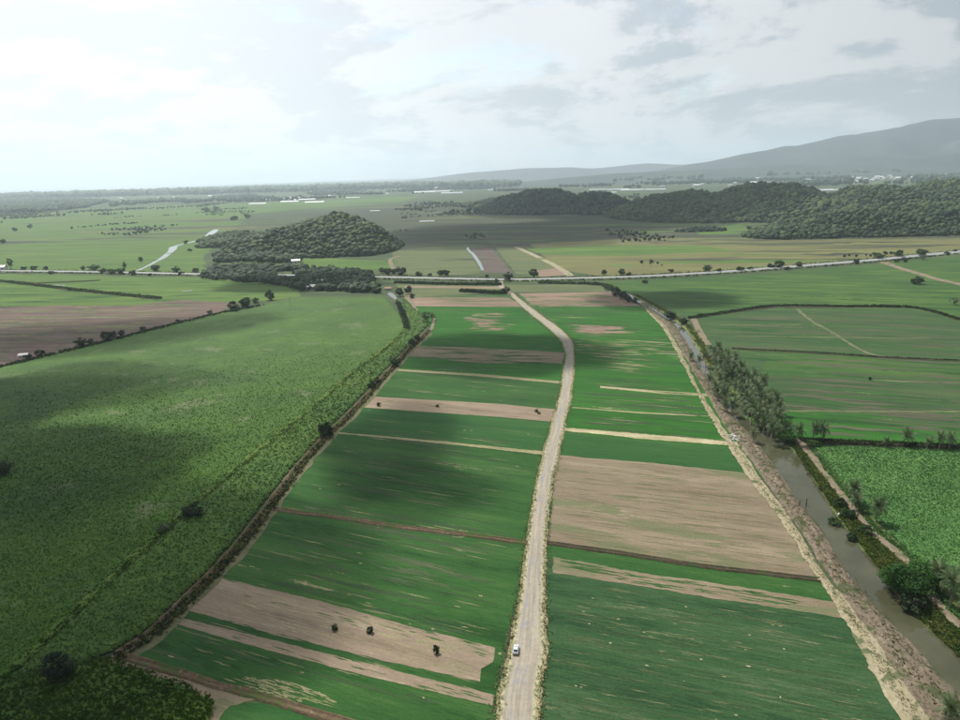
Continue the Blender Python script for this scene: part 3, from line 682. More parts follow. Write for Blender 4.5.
slivers('fallow_patches', [(-100, 308), (60, 307), (210, 303), (200, 314), (120, 334), (0, 364), (-100, 385)], 70, 45, 3, ang((0, 310), (200, 306)), .083, M['darksoil'], .3)

# ------------------------------------------------------------------ rough vegetation masses
LF = [(-260, 500), (-200, 420), (0, 367), (95, 344), (170, 325), (215, 314), (262, 305), (300, 297.5), (384, 297.5), (392, 305), (402, 318), (407, 328), (398, 337), (382, 350), (352, 372), (318, 402), (270, 441), (225, 478), (180, 517), (130, 562), (70, 618), (20, 668), (-60, 740), (-120, 860), (-400, 860)]
o, LFw = rough('tall_grass', LF, .7, .24, .34, M['cane'], cell=.0028, label='rough tall grass filling the big field on the left', clump=.6, fall=1.0)
tufts('grass_tufts', LFw, 95000, .30, M['cane_blade'], .7, .24, .34, None, 3, clump=.75, keep=lambda x, y: (rng.uniform(0, 1, x.shape) > (np.hypot(x, y) - 150) / 420) & ~((np.hypot(x, y) > 480) & (rng.uniform(0, 1, x.shape) < .5)))
MID = [(402, 300), (410, 305), (424, 316), (430, 325), (420, 335), (405, 350), (392, 364), (372, 386), (350, 409), (322, 436), (296, 464), (262, 507), (236, 540), (204, 576), (176, 603), (146, 632), (112, 653), (60, 672), (0, 700), (-80, 760), (-60, 720), (22, 668), (72, 620), (132, 564), (182, 519), (227, 480), (272, 443), (320, 404), (354, 374), (384, 352), (400, 339), (410, 330), (405, 318)]
o, MIDw = rough('yellow_grass', MID, 1.0, .2, .25, M['cane_yellow'], cell=.003, label='yellowish rank grass between the two ditches', clump=.7, fall=1.5)
tufts('yellow_grass_tufts', MIDw, 26000, .40, M['cane_yellow'], 1.0, .2, .25, None, 4, clump=.7)
BL = [(-60, 690), (20, 676), (108, 660), (190, 688), (215, 702), (206, 740), (150, 830), (-260, 830)]
o, BLw = rough('tall_grass_corner', BL, 1.0, .5, .2, M['cane_yellow'], cell=.0035, clump=.8, fall=2.5)
tufts('corner_grass_tufts', BLw, 12000, .65, M['cane_blade'], 1.0, .5, .2, None, 5, clump=.8)
CF = [(806, 447), (850, 446.5), (960, 450.5), (1080, 455), (1120, 640), (1020, 640), (975, 610), (930, 572), (900, 545), (866, 512), (846, 488), (828, 466)]
o, CFw = rough('leafy_crop', CF, .45, .10, .5, M['crop'], cell=.0024, label='leafy green row crop right of the sandy track', clump=.6, fall=1.2, row=ROT_T + .5)
tufts('crop_leaves', CFw, 42000, .26, M['crop'], .45, .10, .5, None, 4, clump=.6)
RW = [(795, 452), (806, 456), (822, 478), (838, 498), (856, 520), (876, 542), (896, 558), (910, 572), (930, 602), (955, 630), (1000, 668), (1030, 720), (1010, 720), (968, 668), (940, 640), (910, 612), (890, 586), (870, 559), (847, 529), (826, 499), (814, 480), (800, 460)]
o, RWw = rough('bank_weeds', RW, .7, .5, .3, M['weeds'], cell=.0026, label='mixed weeds on the right bank of the canal', clump=.9, fall=1.5)
tufts('weed_tufts', RWw, 9000, .75, M['weeds_blade'], .7, .5, .3, None, 5, clump=.9)
RWt = [(700, 352), (716, 362), (740, 385), (765, 408), (790, 436), (784, 442), (762, 428), (745, 412), (726, 388), (712, 370)]
o, RWtw = rough('grove_undergrowth', RWt, .8, .5, .3, M['weeds'], cell=.0026, clump=.9, fall=1.5)


def along(px, width, n, size, mat, name, z=.2, tall=1.0, world=False, blades=5, side=0):
    P = catmull([(*(p[:2] if world else G(*p)), 0) for p in px], 2.0)[:, :2]
    wgt = 1 / np.hypot(P[:, 0], P[:, 1]); wgt /= wgt.sum()
    i = rng.choice(len(P), n, p=wgt); T = np.gradient(P, axis=0); T /= np.linalg.norm(T, axis=1)[:, None]
    of = (rng.normal(0, .45, n) + side) * width; x = P[i, 0] + T[i, 1] * of + rng.uniform(-1, 1, n); y = P[i, 1] - T[i, 0] * of + rng.uniform(-1, 1, n)
    s = size * rng.uniform(.4, 1.5, n); V = []
    for b in range(blades):
        a = rng.uniform(0, 6.283, n); ln = s * rng.uniform(.5, 1.1, n); wd = s * rng.uniform(.15, .35, n); up = s * rng.uniform(.3, 1, n) * tall
        dx, dy = np.cos(a), np.sin(a)
        V.append(np.stack([np.stack([x - dy * wd, y + dx * wd, x * 0 + z], -1), np.stack([x + dy * wd, y - dx * wd, x * 0 + z], -1),
                           np.stack([x + dx * ln * .5 + dy * wd, y + dy * ln * .5 - dx * wd, z + up], -1), np.stack([x + dx * ln, y + dy * ln, z + up * .7], -1)], 1))
    V = np.concatenate(V, 0)
    return obj(name, mesh(name, V.reshape(-1, 3), np.arange(len(V) * 4).reshape(-1, 4), mat), kind='stuff')


rdl = [(x - w_ * .48 - .3, y) for x, y, w_ in rd]; rd_extra = 0; rdr = [(x + w_ * .48 + .3, y) for x, y, w_ in rd]
along(rdl, .8, 2400, .26, M['straw_tuft'], 'straw_tufts', .15, world=True, blades=4)
along(rdr, .8, 2400, .26, M['straw_tuft'], 'straw_tufts', .15, world=True, blades=4)
along(rdl, 1.2, 1500, .3, M['weeds_blade'], 'verge_weeds', .15, world=True, blades=4)
along(rdr, 1.2, 1500, .3, M['weeds_blade'], 'verge_weeds', .15, world=True, blades=4)
along(SV, 1.3, 3500, .28, M['straw_tuft'], 'straw_tufts', .3, blades=4)
TK = [(798, 440), (808, 452), (822, 472), (838, 492), (856, 515), (876, 537), (895, 552), (909, 566), (926, 592), (945, 614), (975, 640), (1020, 680)]
along(TK, 1.2, 1800, .5, M['weeds_blade'], 'track_weeds', .3, side=2.6)
along(TK, 1.0, 1800, .5, M['crop'], 'track_weeds', .3, side=-2.8)
along(TK, 1.6, 900, .7, M['hedge'], 'track_scrub', .3, side=2.4)
along(LB, 3.0, 3200, .32, M['weeds_blade'], 'spoil_bank_weeds', .75)
along(LB, 3.2, 2600, .3, M['spoil'], 'spoil_bank_rubbish', .8)
along(DL, 1.8, 1800, .6, M['weeds_blade'], 'ditch_weeds', .3, side=-.8)
along(DL, 1.6, 2400, .6, M['ditch'], 'ditch_scrub', .3, tall=1.3, side=-.8)
along([(802, 441), (850, 443.5), (900, 445.5), (960, 448), (1080, 453)], 1.2, 2500, .8, M['hedge'], 'ditch_weeds', .6, tall=1.2)
along([(690, 318.5), (740, 311), (778, 306.5), (840, 307), (900, 307.3), (930, 311.5), (960, 320.5)], 1.6, 3000, 1.1, M['hedge'], 'ditch_weeds', .5, tall=1.2)
along([(734, 349), (830, 354), (880, 357.5), (960, 361)], 1.0, 1200, .6, M['hedge'], 'ditch_weeds', .3)
along([(636, 296), (668, 314), (690, 330), (703, 350), (713, 366)], 2, 900, 1.0, M['weeds_blade'], 'bank_scrub', .8, tall=1.3)
along([(396, 283.0), (450, 284.6), (500, 285)], 3.5, 1200, 1.8, M['hedge'], 'roadside_scrub', .3, tall=1.2)
along([(462, 291.5), (480, 292.5), (504, 293.5)], 4, 700, 2.0, M['hedge'], 'hedge_scrub', .3, tall=1.2)
along([(540, 283), (600, 285), (612, 290)], 5, 700, 1.6, M['hedge'], 'roadside_scrub', .3, tall=1.2)
along(hw[2:], 3, 1500, 1.5, M['hedge'], 'roadside_weeds', .3, tall=1.0, side=4.2)
along(hw[2:], 3, 1500, 1.3, M['weeds_blade'], 'roadside_weeds', .3, tall=1.0, side=-4.4)
along([(0, 281.5), (60, 288.5), (100, 293), (160, 299)], 4, 1500, 1.6, M['hedge'], 'ditch_weeds', .8)
TRN = [(406, 329.5), (383, 351), (353, 373), (319, 403), (271, 442), (226, 479), (181, 518), (131, 563), (71, 619), (21, 668)]
ribbon('grass_band', TRN, 5.5, [(-1, .1), (-.5, .55), (0, .75), (.5, .8), (1, .5)], M['cane_yellow'], 1.2, .35, z0=.1, edge=1.0, nx=9)
along(TRN, 1.6, 4200, .42, M['cane_blade'], 'band_tufts', .7, side=.2, blades=4)
along(TRN, .8, 1200, .45, M['hedge'], 'trench_growth', .6, side=-1.6, blades=4)
along([(398, 303), (404, 318), (407, 329)], 1.8, 700, 1.3, M['leaf_dark'], 'trench_growth', .7)
along([(-60, 384), (0, 368), (95, 345), (170, 326), (215, 315), (262, 306)], 3, 1300, 1.3, M['leaf_dark'], 'field_edge_scrub', .3, tall=1.3)
exec_hills = True
# ------------------------------------------------------------------ hills and forests
ICO = {}


def ico(sub, seed, squash=.8, amp=.3):
    import bmesh
    bm = bmesh.new(); bmesh.ops.create_icosphere(bm, subdivisions=sub, radius=1)
    r = random.Random(seed); K = [Vector((r.gauss(0, 1), r.gauss(0, 1), r.gauss(0, 1))).normalized() for _ in range(12)]
    for v in bm.verts:
        d = v.co.normalized(); h = max(0, max(d.dot(k) for k in K) - .72) / .28
        v.co = d * (1 - amp + amp * 1.35 * h + r.uniform(-.13, .13)); v.co.z = v.co.z * squash
    vs = np.array([v.co[:] for v in bm.verts]); fs = np.array([[v.index for v in f.verts] for f in bm.faces]); bm.free()
    return vs, fs


def crowns(name, pts, rad, mat, sub=2, label=None, squash=.9):
    """pts Nx3 (base), rad N : one mass of crowns"""
    vars_ = [ico(sub, 40 + k, squash) for k in range(8)]
    VV, FF, base = [], [], 0; TT_ = []
    which = rng.integers(0, 8, len(pts))
    for k in range(8):
        vs, fs = vars_[k]; sel = np.where(which == k)[0]
        if len(sel) == 0: continue
        a = rng.uniform(0, 6.283, len(sel)); c, s = np.cos(a), np.sin(a); r = rad[sel]; st = rng.uniform(.8, 1.25, len(sel))
        X = (vs[None, :, 0] * c[:, None] - vs[None, :, 1] * s[:, None]) * r[:, None] + pts[sel, 0:1]
        Y = (vs[None, :, 0] * s[:, None] + vs[None, :, 1] * c[:, None]) * r[:, None] + pts[sel, 1:2]
        Z = vs[None, :, 2] * (r * st)[:, None] + pts[sel, 2:3] + (r * .75)[:, None]
        VV.append(np.stack([X, Y, Z], -1).reshape(-1, 3)); TT_.append(np.repeat(rng.normal(.5, .22, len(sel)), len(vs)))
        FF.append((fs[None] + (np.arange(len(sel)) * len(vs))[:, None, None]).reshape(-1, 3) + base); base += len(sel) * len(vs)
    me = mesh(name, np.concatenate(VV), np.concatenate(FF), mat)
    at = me.attributes.new('tint', 'FLOAT', 'POINT'); at.data.foreach_set('value', np.concatenate(TT_).astype(np.float32))
    return obj(name, me, kind='stuff', label=label)


def hillset(name, blobs, step, tree_sp, rad, sub, matf=None, nz=.18, label=None):
    """blobs: (px at ground, py, rx m, ry m, height m, rot)"""
    B = [(*G(b[0], b[1]), b[2], b[3], b[4], b[5] if len(b) > 5 else 0) for b in blobs]
    x0 = min(b[0] - b[2] * 1.6 for b in B); x1 = max(b[0] + b[2] * 1.6 for b in B); y0 = min(b[1] - b[3] * 1.6 for b in B); y1 = max(b[1] + b[3] * 1.6 for b in B)
    def H(x, y):
        h = 0
        for bx, by, rx, ry, hh, ro in B:
            c, s = math.cos(ro), math.sin(ro); u = ((x - bx) * c + (y - by) * s) / rx; v = (-(x - bx) * s + (y - by) * c) / ry
            q = np.clip(1 - (u * u + v * v) / 2.2, 0, 1); h = np.maximum(h, hh * q ** 1.35)
        return h * (1 - nz + 2 * nz * fbm(x * .012, y * .012, 4, 4)) - .6
    xs = np.arange(x0, x1, step); ys = np.arange(y0, y1, step); X, Y = np.meshgrid(xs, ys); Z = H(X, Y)
    n, k = X.shape; i = np.arange(n - 1)[:, None] * k + np.arange(k - 1)[None, :]
    Fq = np.stack([i, i + 1, i + k + 1, i + k], -1).reshape(-1, 4); V = np.stack([X, Y, Z], -1).reshape(-1, 3)
    keep = (V[Fq][:, :, 2].max(1) > -.3); Fq = Fq[keep]
    obj(name, mesh(name, V, Fq, M['forest'], True), kind='structure')
    gx = np.arange(x0, x1, tree_sp); gy = np.arange(y0, y1, tree_sp); PX, PY = np.meshgrid(gx, gy)
    PX = (PX + rng.uniform(-.45, .45, PX.shape) * tree_sp).ravel(); PY = (PY + rng.uniform(-.45, .45, PY.shape) * tree_sp).ravel()
    Z = H(PX, PY); kk = Z > .2
    # drop slopes nobody could ever see from near here (far side)
    PX, PY, Z = PX[kk], PY[kk], Z[kk]
    e = 6.0; dy = (H(PX, PY + e) - H(PX, PY - e)) / (2 * e); vis = (dy > -.30)
    PX, PY, Z = PX[vis], PY[vis], Z[vis]
    r = rad * np.clip(np.exp(rng.normal(-.12, .30, len(PX))), .5, 1.45) * (.65 + .75 * fbm(PX * .03, PY * .03, 2, 9))
    crowns('forest', np.stack([PX, PY, Z - r * .3], -1), r, M['forest'], sub, label)
    return H


hillset('hill', [(312, 249, 62, 95, 46), (340, 247, 66, 120, 55), (366, 249, 42, 80, 42), (284, 251, 58, 70, 36), (258, 254, 50, 45, 20), (240, 240, 60, 50, 13), (225, 246, 40, 30, 8)], 8, 5.8, 4.3, 2, label='wooded hill left of the centre')
hillset('hill', [(540, 209, 150, 240, 56), (595, 210, 95, 190, 50), (505, 206, 110, 160, 26)], 16, 9.5, 6.5, 1, nz=.15)
hillset('hill', [(690, 215, 150, 210, 56), (765, 214, 150, 240, 70), (648, 215, 70, 130, 36), (810, 219, 70, 120, 34)], 14, 8.5, 5.8, 1, nz=.15)
hillset('hill', [(880, 213, 115, 210, 62), (955, 209, 150, 240, 66), (1060, 205, 240, 260, 66), (1200, 200, 300, 300, 72)], 14, 8.5, 5.8, 1, nz=.15)
hillset('hill', [(870, 231, 150, 85, 37), (950, 228, 150, 100, 45), (800, 236, 70, 45, 14), (1060, 224, 200, 110, 44)], 10, 6.6, 4.8, 1, label='front wooded ridge right')
hillset('hillock', [(700, 231, 40, 20, 5)], 8, 6, 4, 1)


def wood(px, sp, rad, mat, sub=1, label=None, frac=1.0, name='wood', z=0):
    poly = [G(*p) for p in px]; P = np.array(poly); x = np.arange(P[:, 0].min(), P[:, 0].max(), sp); y = np.arange(P[:, 1].min(), P[:, 1].max(), sp)
    X, Y = np.meshgrid(x, y); X = (X + rng.uniform(-.5, .5, X.shape) * sp).ravel(); Y = (Y + rng.uniform(-.5, .5, Y.shape) * sp).ravel()
    k = inpoly(X, Y, poly)
    if frac < 1: k &= fbm(X / (sp * 9), Y / (sp * 14), 3, 17) > (1 - frac)
    X, Y = X[k], Y[k]; r = rad * rng.uniform(.45, 1.25, len(X)) * (.6 + .9 * fbm(X / (sp * 3), Y / (sp * 4), 3, 5))
    return crowns(name, np.stack([X, Y, X * 0 + z - r * .2 + rad * .9 * fbm(X / (sp * 4), Y / (sp * 4), 2, 15)], -1), r, mat, sub, label)


wood([(200, 279), (215, 268), (240, 266.5), (290, 268), (345, 272), (370, 275), (375, 284), (385, 294), (340, 292), (300, 290), (270, 284), (240, 282)], 5.2, 3.4, M['wood'], 2, 'dark woodland beside the houses and the paved road', frac=.66)
wood([(400, 246), (400, 212), (640, 206), (760, 238), (640, 242), (500, 247)], 16, 3.2, M['wood'], 1, frac=.34, name='scrub')
wood([(390, 212), (420, 200), (640, 194), (640, 204), (500, 210)], 20, 4.5, M['wood'], 1, frac=.40, name='scrub')
wood([(590, 272), (640, 262), (780, 262), (960, 246), (960, 250), (800, 262), (700, 269)], 14, 2.2, M['wood'], 1, frac=.30, name='scrub')
wood([(60, 232), (110, 214), (240, 208), (300, 206), (250, 214), (225, 232), (180, 240)], 17, 2.6, M['wood'], 1, frac=.30, name='scrub')
wood([(-60, 216), (60, 213), (120, 209), (230, 203), (200, 208), (110, 215), (0, 220)], 22, 4.5, M['forest'], 1, frac=.42, name='scrub')
wood([(230, 203), (330, 199), (420, 194), (640, 188), (640, 186), (420, 189.5), (300, 193), (210, 198)], 30, 9, M['forest'], 1, frac=.42)
wood([(-100, 228), (30, 224), (110, 214), (200, 208), (210, 204), (100, 206), (-100, 214)], 24, 5, M['forest'], 1, frac=.22)
wood([(214, 260), (240, 256), (275, 257), (300, 261), (290, 263.5), (240, 262.5), (216, 263)], 6, 4.2, M['wood'], 2)
wood([(-150, 214), (-150, 203), (0, 200), (60, 199.5), (110, 202), (85, 208), (40, 213)], 17, 9.5, M['forest'], 1, frac=.62)
wood([(-200, 206.5), (-60, 198.5), (0, 196.2), (100, 193.2), (200, 191), (300, 188), (420, 185), (520, 184), (520, 187), (420, 188.5), (330, 191), (200, 195), (110, 197), (0, 200), (-150, 204)], 46, 22, M['forest'], 1, frac=.62)
wood([(110, 203), (200, 199), (240, 200), (180, 204), (110, 207)], 20, 9, M['forest'], 1, frac=.5)
wood([(400, 205), (520, 197), (640, 196), (600, 205), (480, 212), (430, 216)], 26, 8, M['forest'], 1, frac=.40)
wood([(560, 187), (700, 182), (960, 176), (1150, 172), (1150, 178), (960, 184), (700, 188), (600, 192)], 44, 14, M['forest'], 1, frac=.46)
wood([(560, 181.5), (700, 176), (960, 168.5), (1150, 164.5), (1150, 168), (960, 173.5), (700, 181), (560, 185)], 90, 30, M['forest'], 1, frac=.42)


# mountains
def mountains(name, crest, depth, fall, nz, mat, far=2500, step=110):
    W_ = [GD(x, y, depth) for x, y in crest]
    cx_ = np.array([p.x for p in W_]); cz = np.array([p.z for p in W_])
    xs = np.arange(cx_[0], cx_[-1], step); ys = np.arange(depth - fall, depth + far, step); X, Y = np.meshgrid(xs, ys)
    base = np.interp(X, cx_, cz) * (1 + .07 * (fbm(X / 420, X * 0 + depth / 99, 4, 91) - .5) * 2); t = np.clip((Y - (depth - fall)) / fall, 0, 1); back = np.clip((Y - depth) / far, 0, 1)
    ridge = 1 - np.abs(fbm(X / 520 + Y / 1900, Y / 1500, 5, 61) * 2 - 1) * 2.2
    H = base * np.where(Y <= depth, t ** 1.15, 1 - back ** 1.5) * (1 - nz * np.sin(np.pi * t) * (ridge) * 1.0) - 3
    H = H + base * .05 * (fbm(X / 260, Y / 260, 4, 71) - .5)
    n, k = X.shape; i = np.arange(n - 1)[:, None] * k + np.arange(k - 1)[None, :]
    Fq = np.stack([i, i + 1, i + k + 1, i + k], -1).reshape(-1, 4)
    obj(name, mesh(name, np.stack([X, Y, H], -1).reshape(-1, 3), Fq, mat, True), kind='structure')


M['mount'] = veg('mountain_forest', (.010, .020, .022), (.018, .032, .030), (.034, .050, .040), .0015, .008)
M['mount'].name = 'mountain_forest'
mountains('mountain', [(590, 181), (640, 174), (690, 164.5), (720, 159), (745, 153.5), (765, 150.5), (785, 146), (800, 145.5), (815, 142), (840, 136), (860, 133), (880, 130), (905, 126), (925, 122), (945, 120), (960, 117), (1020, 110), (1120, 104), (1300, 120)], 9000, 2500, .55, M['mount'])
mountains('foothills', [(470, 187), (560, 178), (620, 173), (680, 170), (740, 167), (800, 164), (860, 163), (900, 158), (940, 155), (960, 152), (1100, 140), (1300, 140)], 7300, 1200, .4, M['mount'], 1500)
mountains('far_hills', [(370, 184), (430, 177.5), (470, 172), (500, 170), (540, 167.5), (570, 167), (590, 168), (620, 166), (650, 163), (680, 165), (720, 160), (800, 158), (900, 150)], 12500, 1500, .3, M['mount'], 2500, 160)

# ------------------------------------------------------------------ trees
def leafcloud(seed, n_cl, cl_r, shape, leaf, n_leaf, z0):
    """shape (rx,ry,rz): quads scattered through clumps"""
    r = np.random.default_rng(seed); V = []
    for c in range(n_cl):
        d = r.normal(size=3); d /= np.linalg.norm(d); q = r.uniform(.35, .95) ** .6
        cc = d * q * np.array(shape); cc[2] += z0
        cr = cl_r * r.uniform(.6, 1.3)
        dd = r.normal(size=(n_leaf, 3)); dd /= np.linalg.norm(dd, axis=1)[:, None]; p = cc + dd * cr * r.uniform(.6, 1, (n_leaf, 1)) * np.array([1, 1, .75])
        nrm = dd + r.normal(size=dd.shape) * .5; nrm[:, 2] += .3; nrm /= np.linalg.norm(nrm, axis=1)[:, None]
        a = np.cross(nrm, r.normal(size=dd.shape)); a /= np.linalg.norm(a, axis=1)[:, None]; b = np.cross(nrm, a)
        s = leaf * r.uniform(.6, 1.4, (n_leaf, 1))
        V.append(np.stack([p - a * s - b * s * .5, p + a * s * .9 - b * s * .4, p + a * s * .7 + b * s * .6, p - a * s * .6 + b * s * .7], 1))
    V = np.concatenate(V, 0)
    return V.reshape(-1, 3), np.arange(len(V) * 4).reshape(-1, 4)


def tube(pts, rads, k=7):
    V, F_ = [], []
    for i, (p, r_) in enumerate(zip(pts, rads)):
        for j in range(k):
            a = 2 * math.pi * j / k; V.append((p[0] + r_ * math.cos(a), p[1] + r_ * math.sin(a), p[2]))
    for i in range(len(pts) - 1):
        for j in range(k): F_.append([i * k + j, i * k + (j + 1) % k, (i + 1) * k + (j + 1) % k, (i + 1) * k + j])
    F_.append(list(range((len(pts) - 1) * k, len(pts) * k)))
    return V, F_


def merge(parts):
    V, F_ = [], []
    for v, f in parts:
        b = len(V); V += [tuple(x) for x in v]; F_ += [[i + b for i in q] for q in f]
    return V, F_


def limb(a, b, r1, r2, k=5):
    a, b = Vector(a), Vector(b); mid = (a + b) / 2 + Vector((0, 0, .15 * (b - a).length))
    V, F_ = [], []; q = (b - a).to_track_quat('Z', 'Y')
    for p, r_ in ((a, r1), (mid, (r1 + r2) / 2), (b, r2)):
        for j in range(k):
            t = 2 * math.pi * j / k; V.append(tuple(p + q @ Vector((r_ * math.cos(t), r_ * math.sin(t), 0))))
    for i in range(2):
        for j in range(k): F_.append([i * k + j, i * k + (j + 1) % k, (i + 1) * k + (j + 1) % k, (i + 1) * k + j])
    return V, F_


TR = {}


def tree_meshes(kind, seed):
    key = (kind, seed)
    if key in TR: return TR[key]
    r = random.Random(seed * 7 + 3)
    if kind == 'broad': H, sh, z0, ncl, nl, lf, mt = 8, (3.7, 3.7, 3.5), 4.4, 36, 34, .36, 'leaf'
    elif kind == 'dark': H, sh, z0, ncl, nl, lf, mt = 8, (3.5, 3.5, 3.6), 4.1, 36, 34, .36, 'leaf_dark'
    elif kind == 'bright': H, sh, z0, ncl, nl, lf, mt = 8, (4.4, 4.2, 3.0), 5.0, 48, 60, .26, 'leaf_bright'
    elif kind == 'tall': H, sh, z0, ncl, nl, lf, mt = 13, (3.0, 3.0, 5.0), 8.3, 32, 34, .36, 'leaf'
    elif kind == 'grey': H, sh, z0, ncl, nl, lf, mt = 8, (3.6, 3.6, 3.4), 5.0, 22, 26, .28, 'leaf_grey'
    elif kind == 'bush': H, sh, z0, ncl, nl, lf, mt = 2.2, (1.6, 1.6, 1.2), 1.15, 24, 40, .17, 'leaf_dark'
    else: H, sh, z0, ncl, nl, lf, mt = 2.2, (1.6, 1.6, 1.1), 1.05, 24, 40, .17, 'leaf'
    tp = [tube([(0, 0, -.2), (.1, 0, H * .3), (r.uniform(-.3, .3), .1, H * .62)], [H * .035, H * .026, H * .014])]
    for _ in range(5):
        a = r.uniform(0, 6.283); tp.append(limb((0, 0, H * r.uniform(.25, .5)), (math.cos(a) * sh[0] * .7, math.sin(a) * sh[1] * .7, z0 + r.uniform(-.3, .5) * sh[2]), H * .015, H * .005))
    tm = mesh('trunk', *merge(tp), M['bark'], True)
    v, f = leafcloud(seed + 90, ncl, sh[0] * .36, sh, lf, nl, z0)
    cm = mesh('crown', v, f, M[mt])
    TR[key] = (tm, cm); return TR[key]


def tree(px, py, hpx, kind, label, group=None, name='tree', cat='tree', seed=None, wide=1.0, z=0):
    """base at picture point, height in metres from its height in pixels there"""
    x, y = G(px, py); dep = Vector((x, y, -CAM_H)).dot(FW); hm = hpx * dep / F_PX
    if hpx <= 5 and kind in ('dark', 'broad'): kind = 'bush' if kind == 'dark' else 'shrub'; wide *= .8
    native = {'broad': 8.6, 'dark': 8.2, 'bright': 8.2, 'tall': 13.8, 'grey': 8.5, 'bush': 2.6, 'shrub': 2.5}[kind]
    seed = seed if seed is not None else random.randrange(4)
    tm, cm = tree_meshes(kind, seed)
    t = thing(name, label, cat, (x, y, z), random.uniform(0, 6.28), 1, group); s = hm / native; t.scale = (s * wide, s * wide, s)
    obj('trunk', tm, t); obj('crown', cm, t)
    return t


# roadside trees along the paved road, left to right
gR = 'trees along the paved road'
for p in [(11, 270, 13, 'tall', 'tall tree by the paved road at the far left edge of the view', .9), (24, 270, 4, 'dark', None, 1.5), (34, 270, 5, 'dark', None, 1.3), (46, 270, 4, 'dark', None, 1.2), (51, 274, 4, 'dark', None, 1.3), (83, 270, 5, 'dark', None, .8),
          (94, 271, 7, 'broad', None, 1.8), (103, 273, 5, 'dark', None, 1.6), (112, 274, 6, 'broad', None, 1.8), (121, 274, 7, 'broad', None, 1.3), (125, 271, 10, 'tall', None, .9), (133, 275, 5, 'dark', None, 1.5), (156, 271, 7, 'dark', None, 1.4),
          (176, 273, 7, 'dark', None, 1.3), (181, 275, 4, 'dark', None, 1.5), (196, 273, 6, 'dark', None, 1.2), (150, 276, 3, 'dark', None, 1.4),
          (382, 273, 6, 'dark', None, 1.3), (388, 275, 8, 'dark', None, 1.1), (401, 275, 9, 'dark', 'biggest dark tree beside the curved tan track end', 1.4), (394, 274, 6, 'dark', None, 1.2), (419, 276, 5, 'dark', None, 1.4), (430, 276, 3, 'dark', None, 1.6),
          (441, 276, 7, 'dark', None, 1.2), (446, 276, 7, 'dark', 'round dark tree above the paved road right of the dull field', 1.2), (487, 278, 4, 'dark', None, 1.0), (497, 282, 4, 'dark', None, 1.1), (508, 280.5, 9, 'dark', 'dark tree where the dirt road meets the paved road', 1.2), (506, 293, 7, 'dark', 'dark bushy tree at the top end of the dirt road', 1.5),
          (534, 277, 9, 'dark', 'lone round dark tree beside the red soil patch', 1.3), (604, 275, 6, 'dark', None, 1.1), (622, 275, 7, 'dark', None, 1.2), (629, 276, 4, 'dark', None, 1.4), (645, 283, 4, 'dark', 'low dark bush just below the paved road in the green meadow', 1.6), (671, 272, 4, 'dark', None, 1.4),
          (707, 272, 8, 'broad', 'pair-topped tree beside the road right of the olive pasture', 1.2), (719, 272, 4, 'dark', None, 1.3), (740, 271, 5, 'broad', None, 1.5), (750, 270, 4, 'broad', None, 1.4), (771, 268, 5, 'dark', None, 1.5), (779, 268, 9, 'broad', None, 1.2), (787, 270, 4, 'dark', None, 1.2), (799, 267, 6, 'dark', None, 1.3),
          (856, 264, 6, 'dark', 'small dark tree standing at the lower edge of the paved road', 1.1), (878, 259, 7, 'broad', None, 1.6), (899, 257, 8, 'broad', None, 1.3), (897, 262, 4, 'dark', None, 1.5), (904, 262, 5, 'dark', None, 1.4), (921, 256, 8, 'broad', None, 1.5), (922, 260, 5, 'grey', None, 1.7), (947, 255, 4, 'dark', None, 1.4), (955, 252, 3, 'dark', None, 1.4)]:
    tree(p[0], p[1], p[2], p[3], p[4] or ('small %s tree on the verge of the paved road' % {'dark': 'dark green', 'broad': 'mid green', 'tall': 'tall', 'grey': 'grey green'}[p[3]]), None if p[4] else gR, wide=p[5])
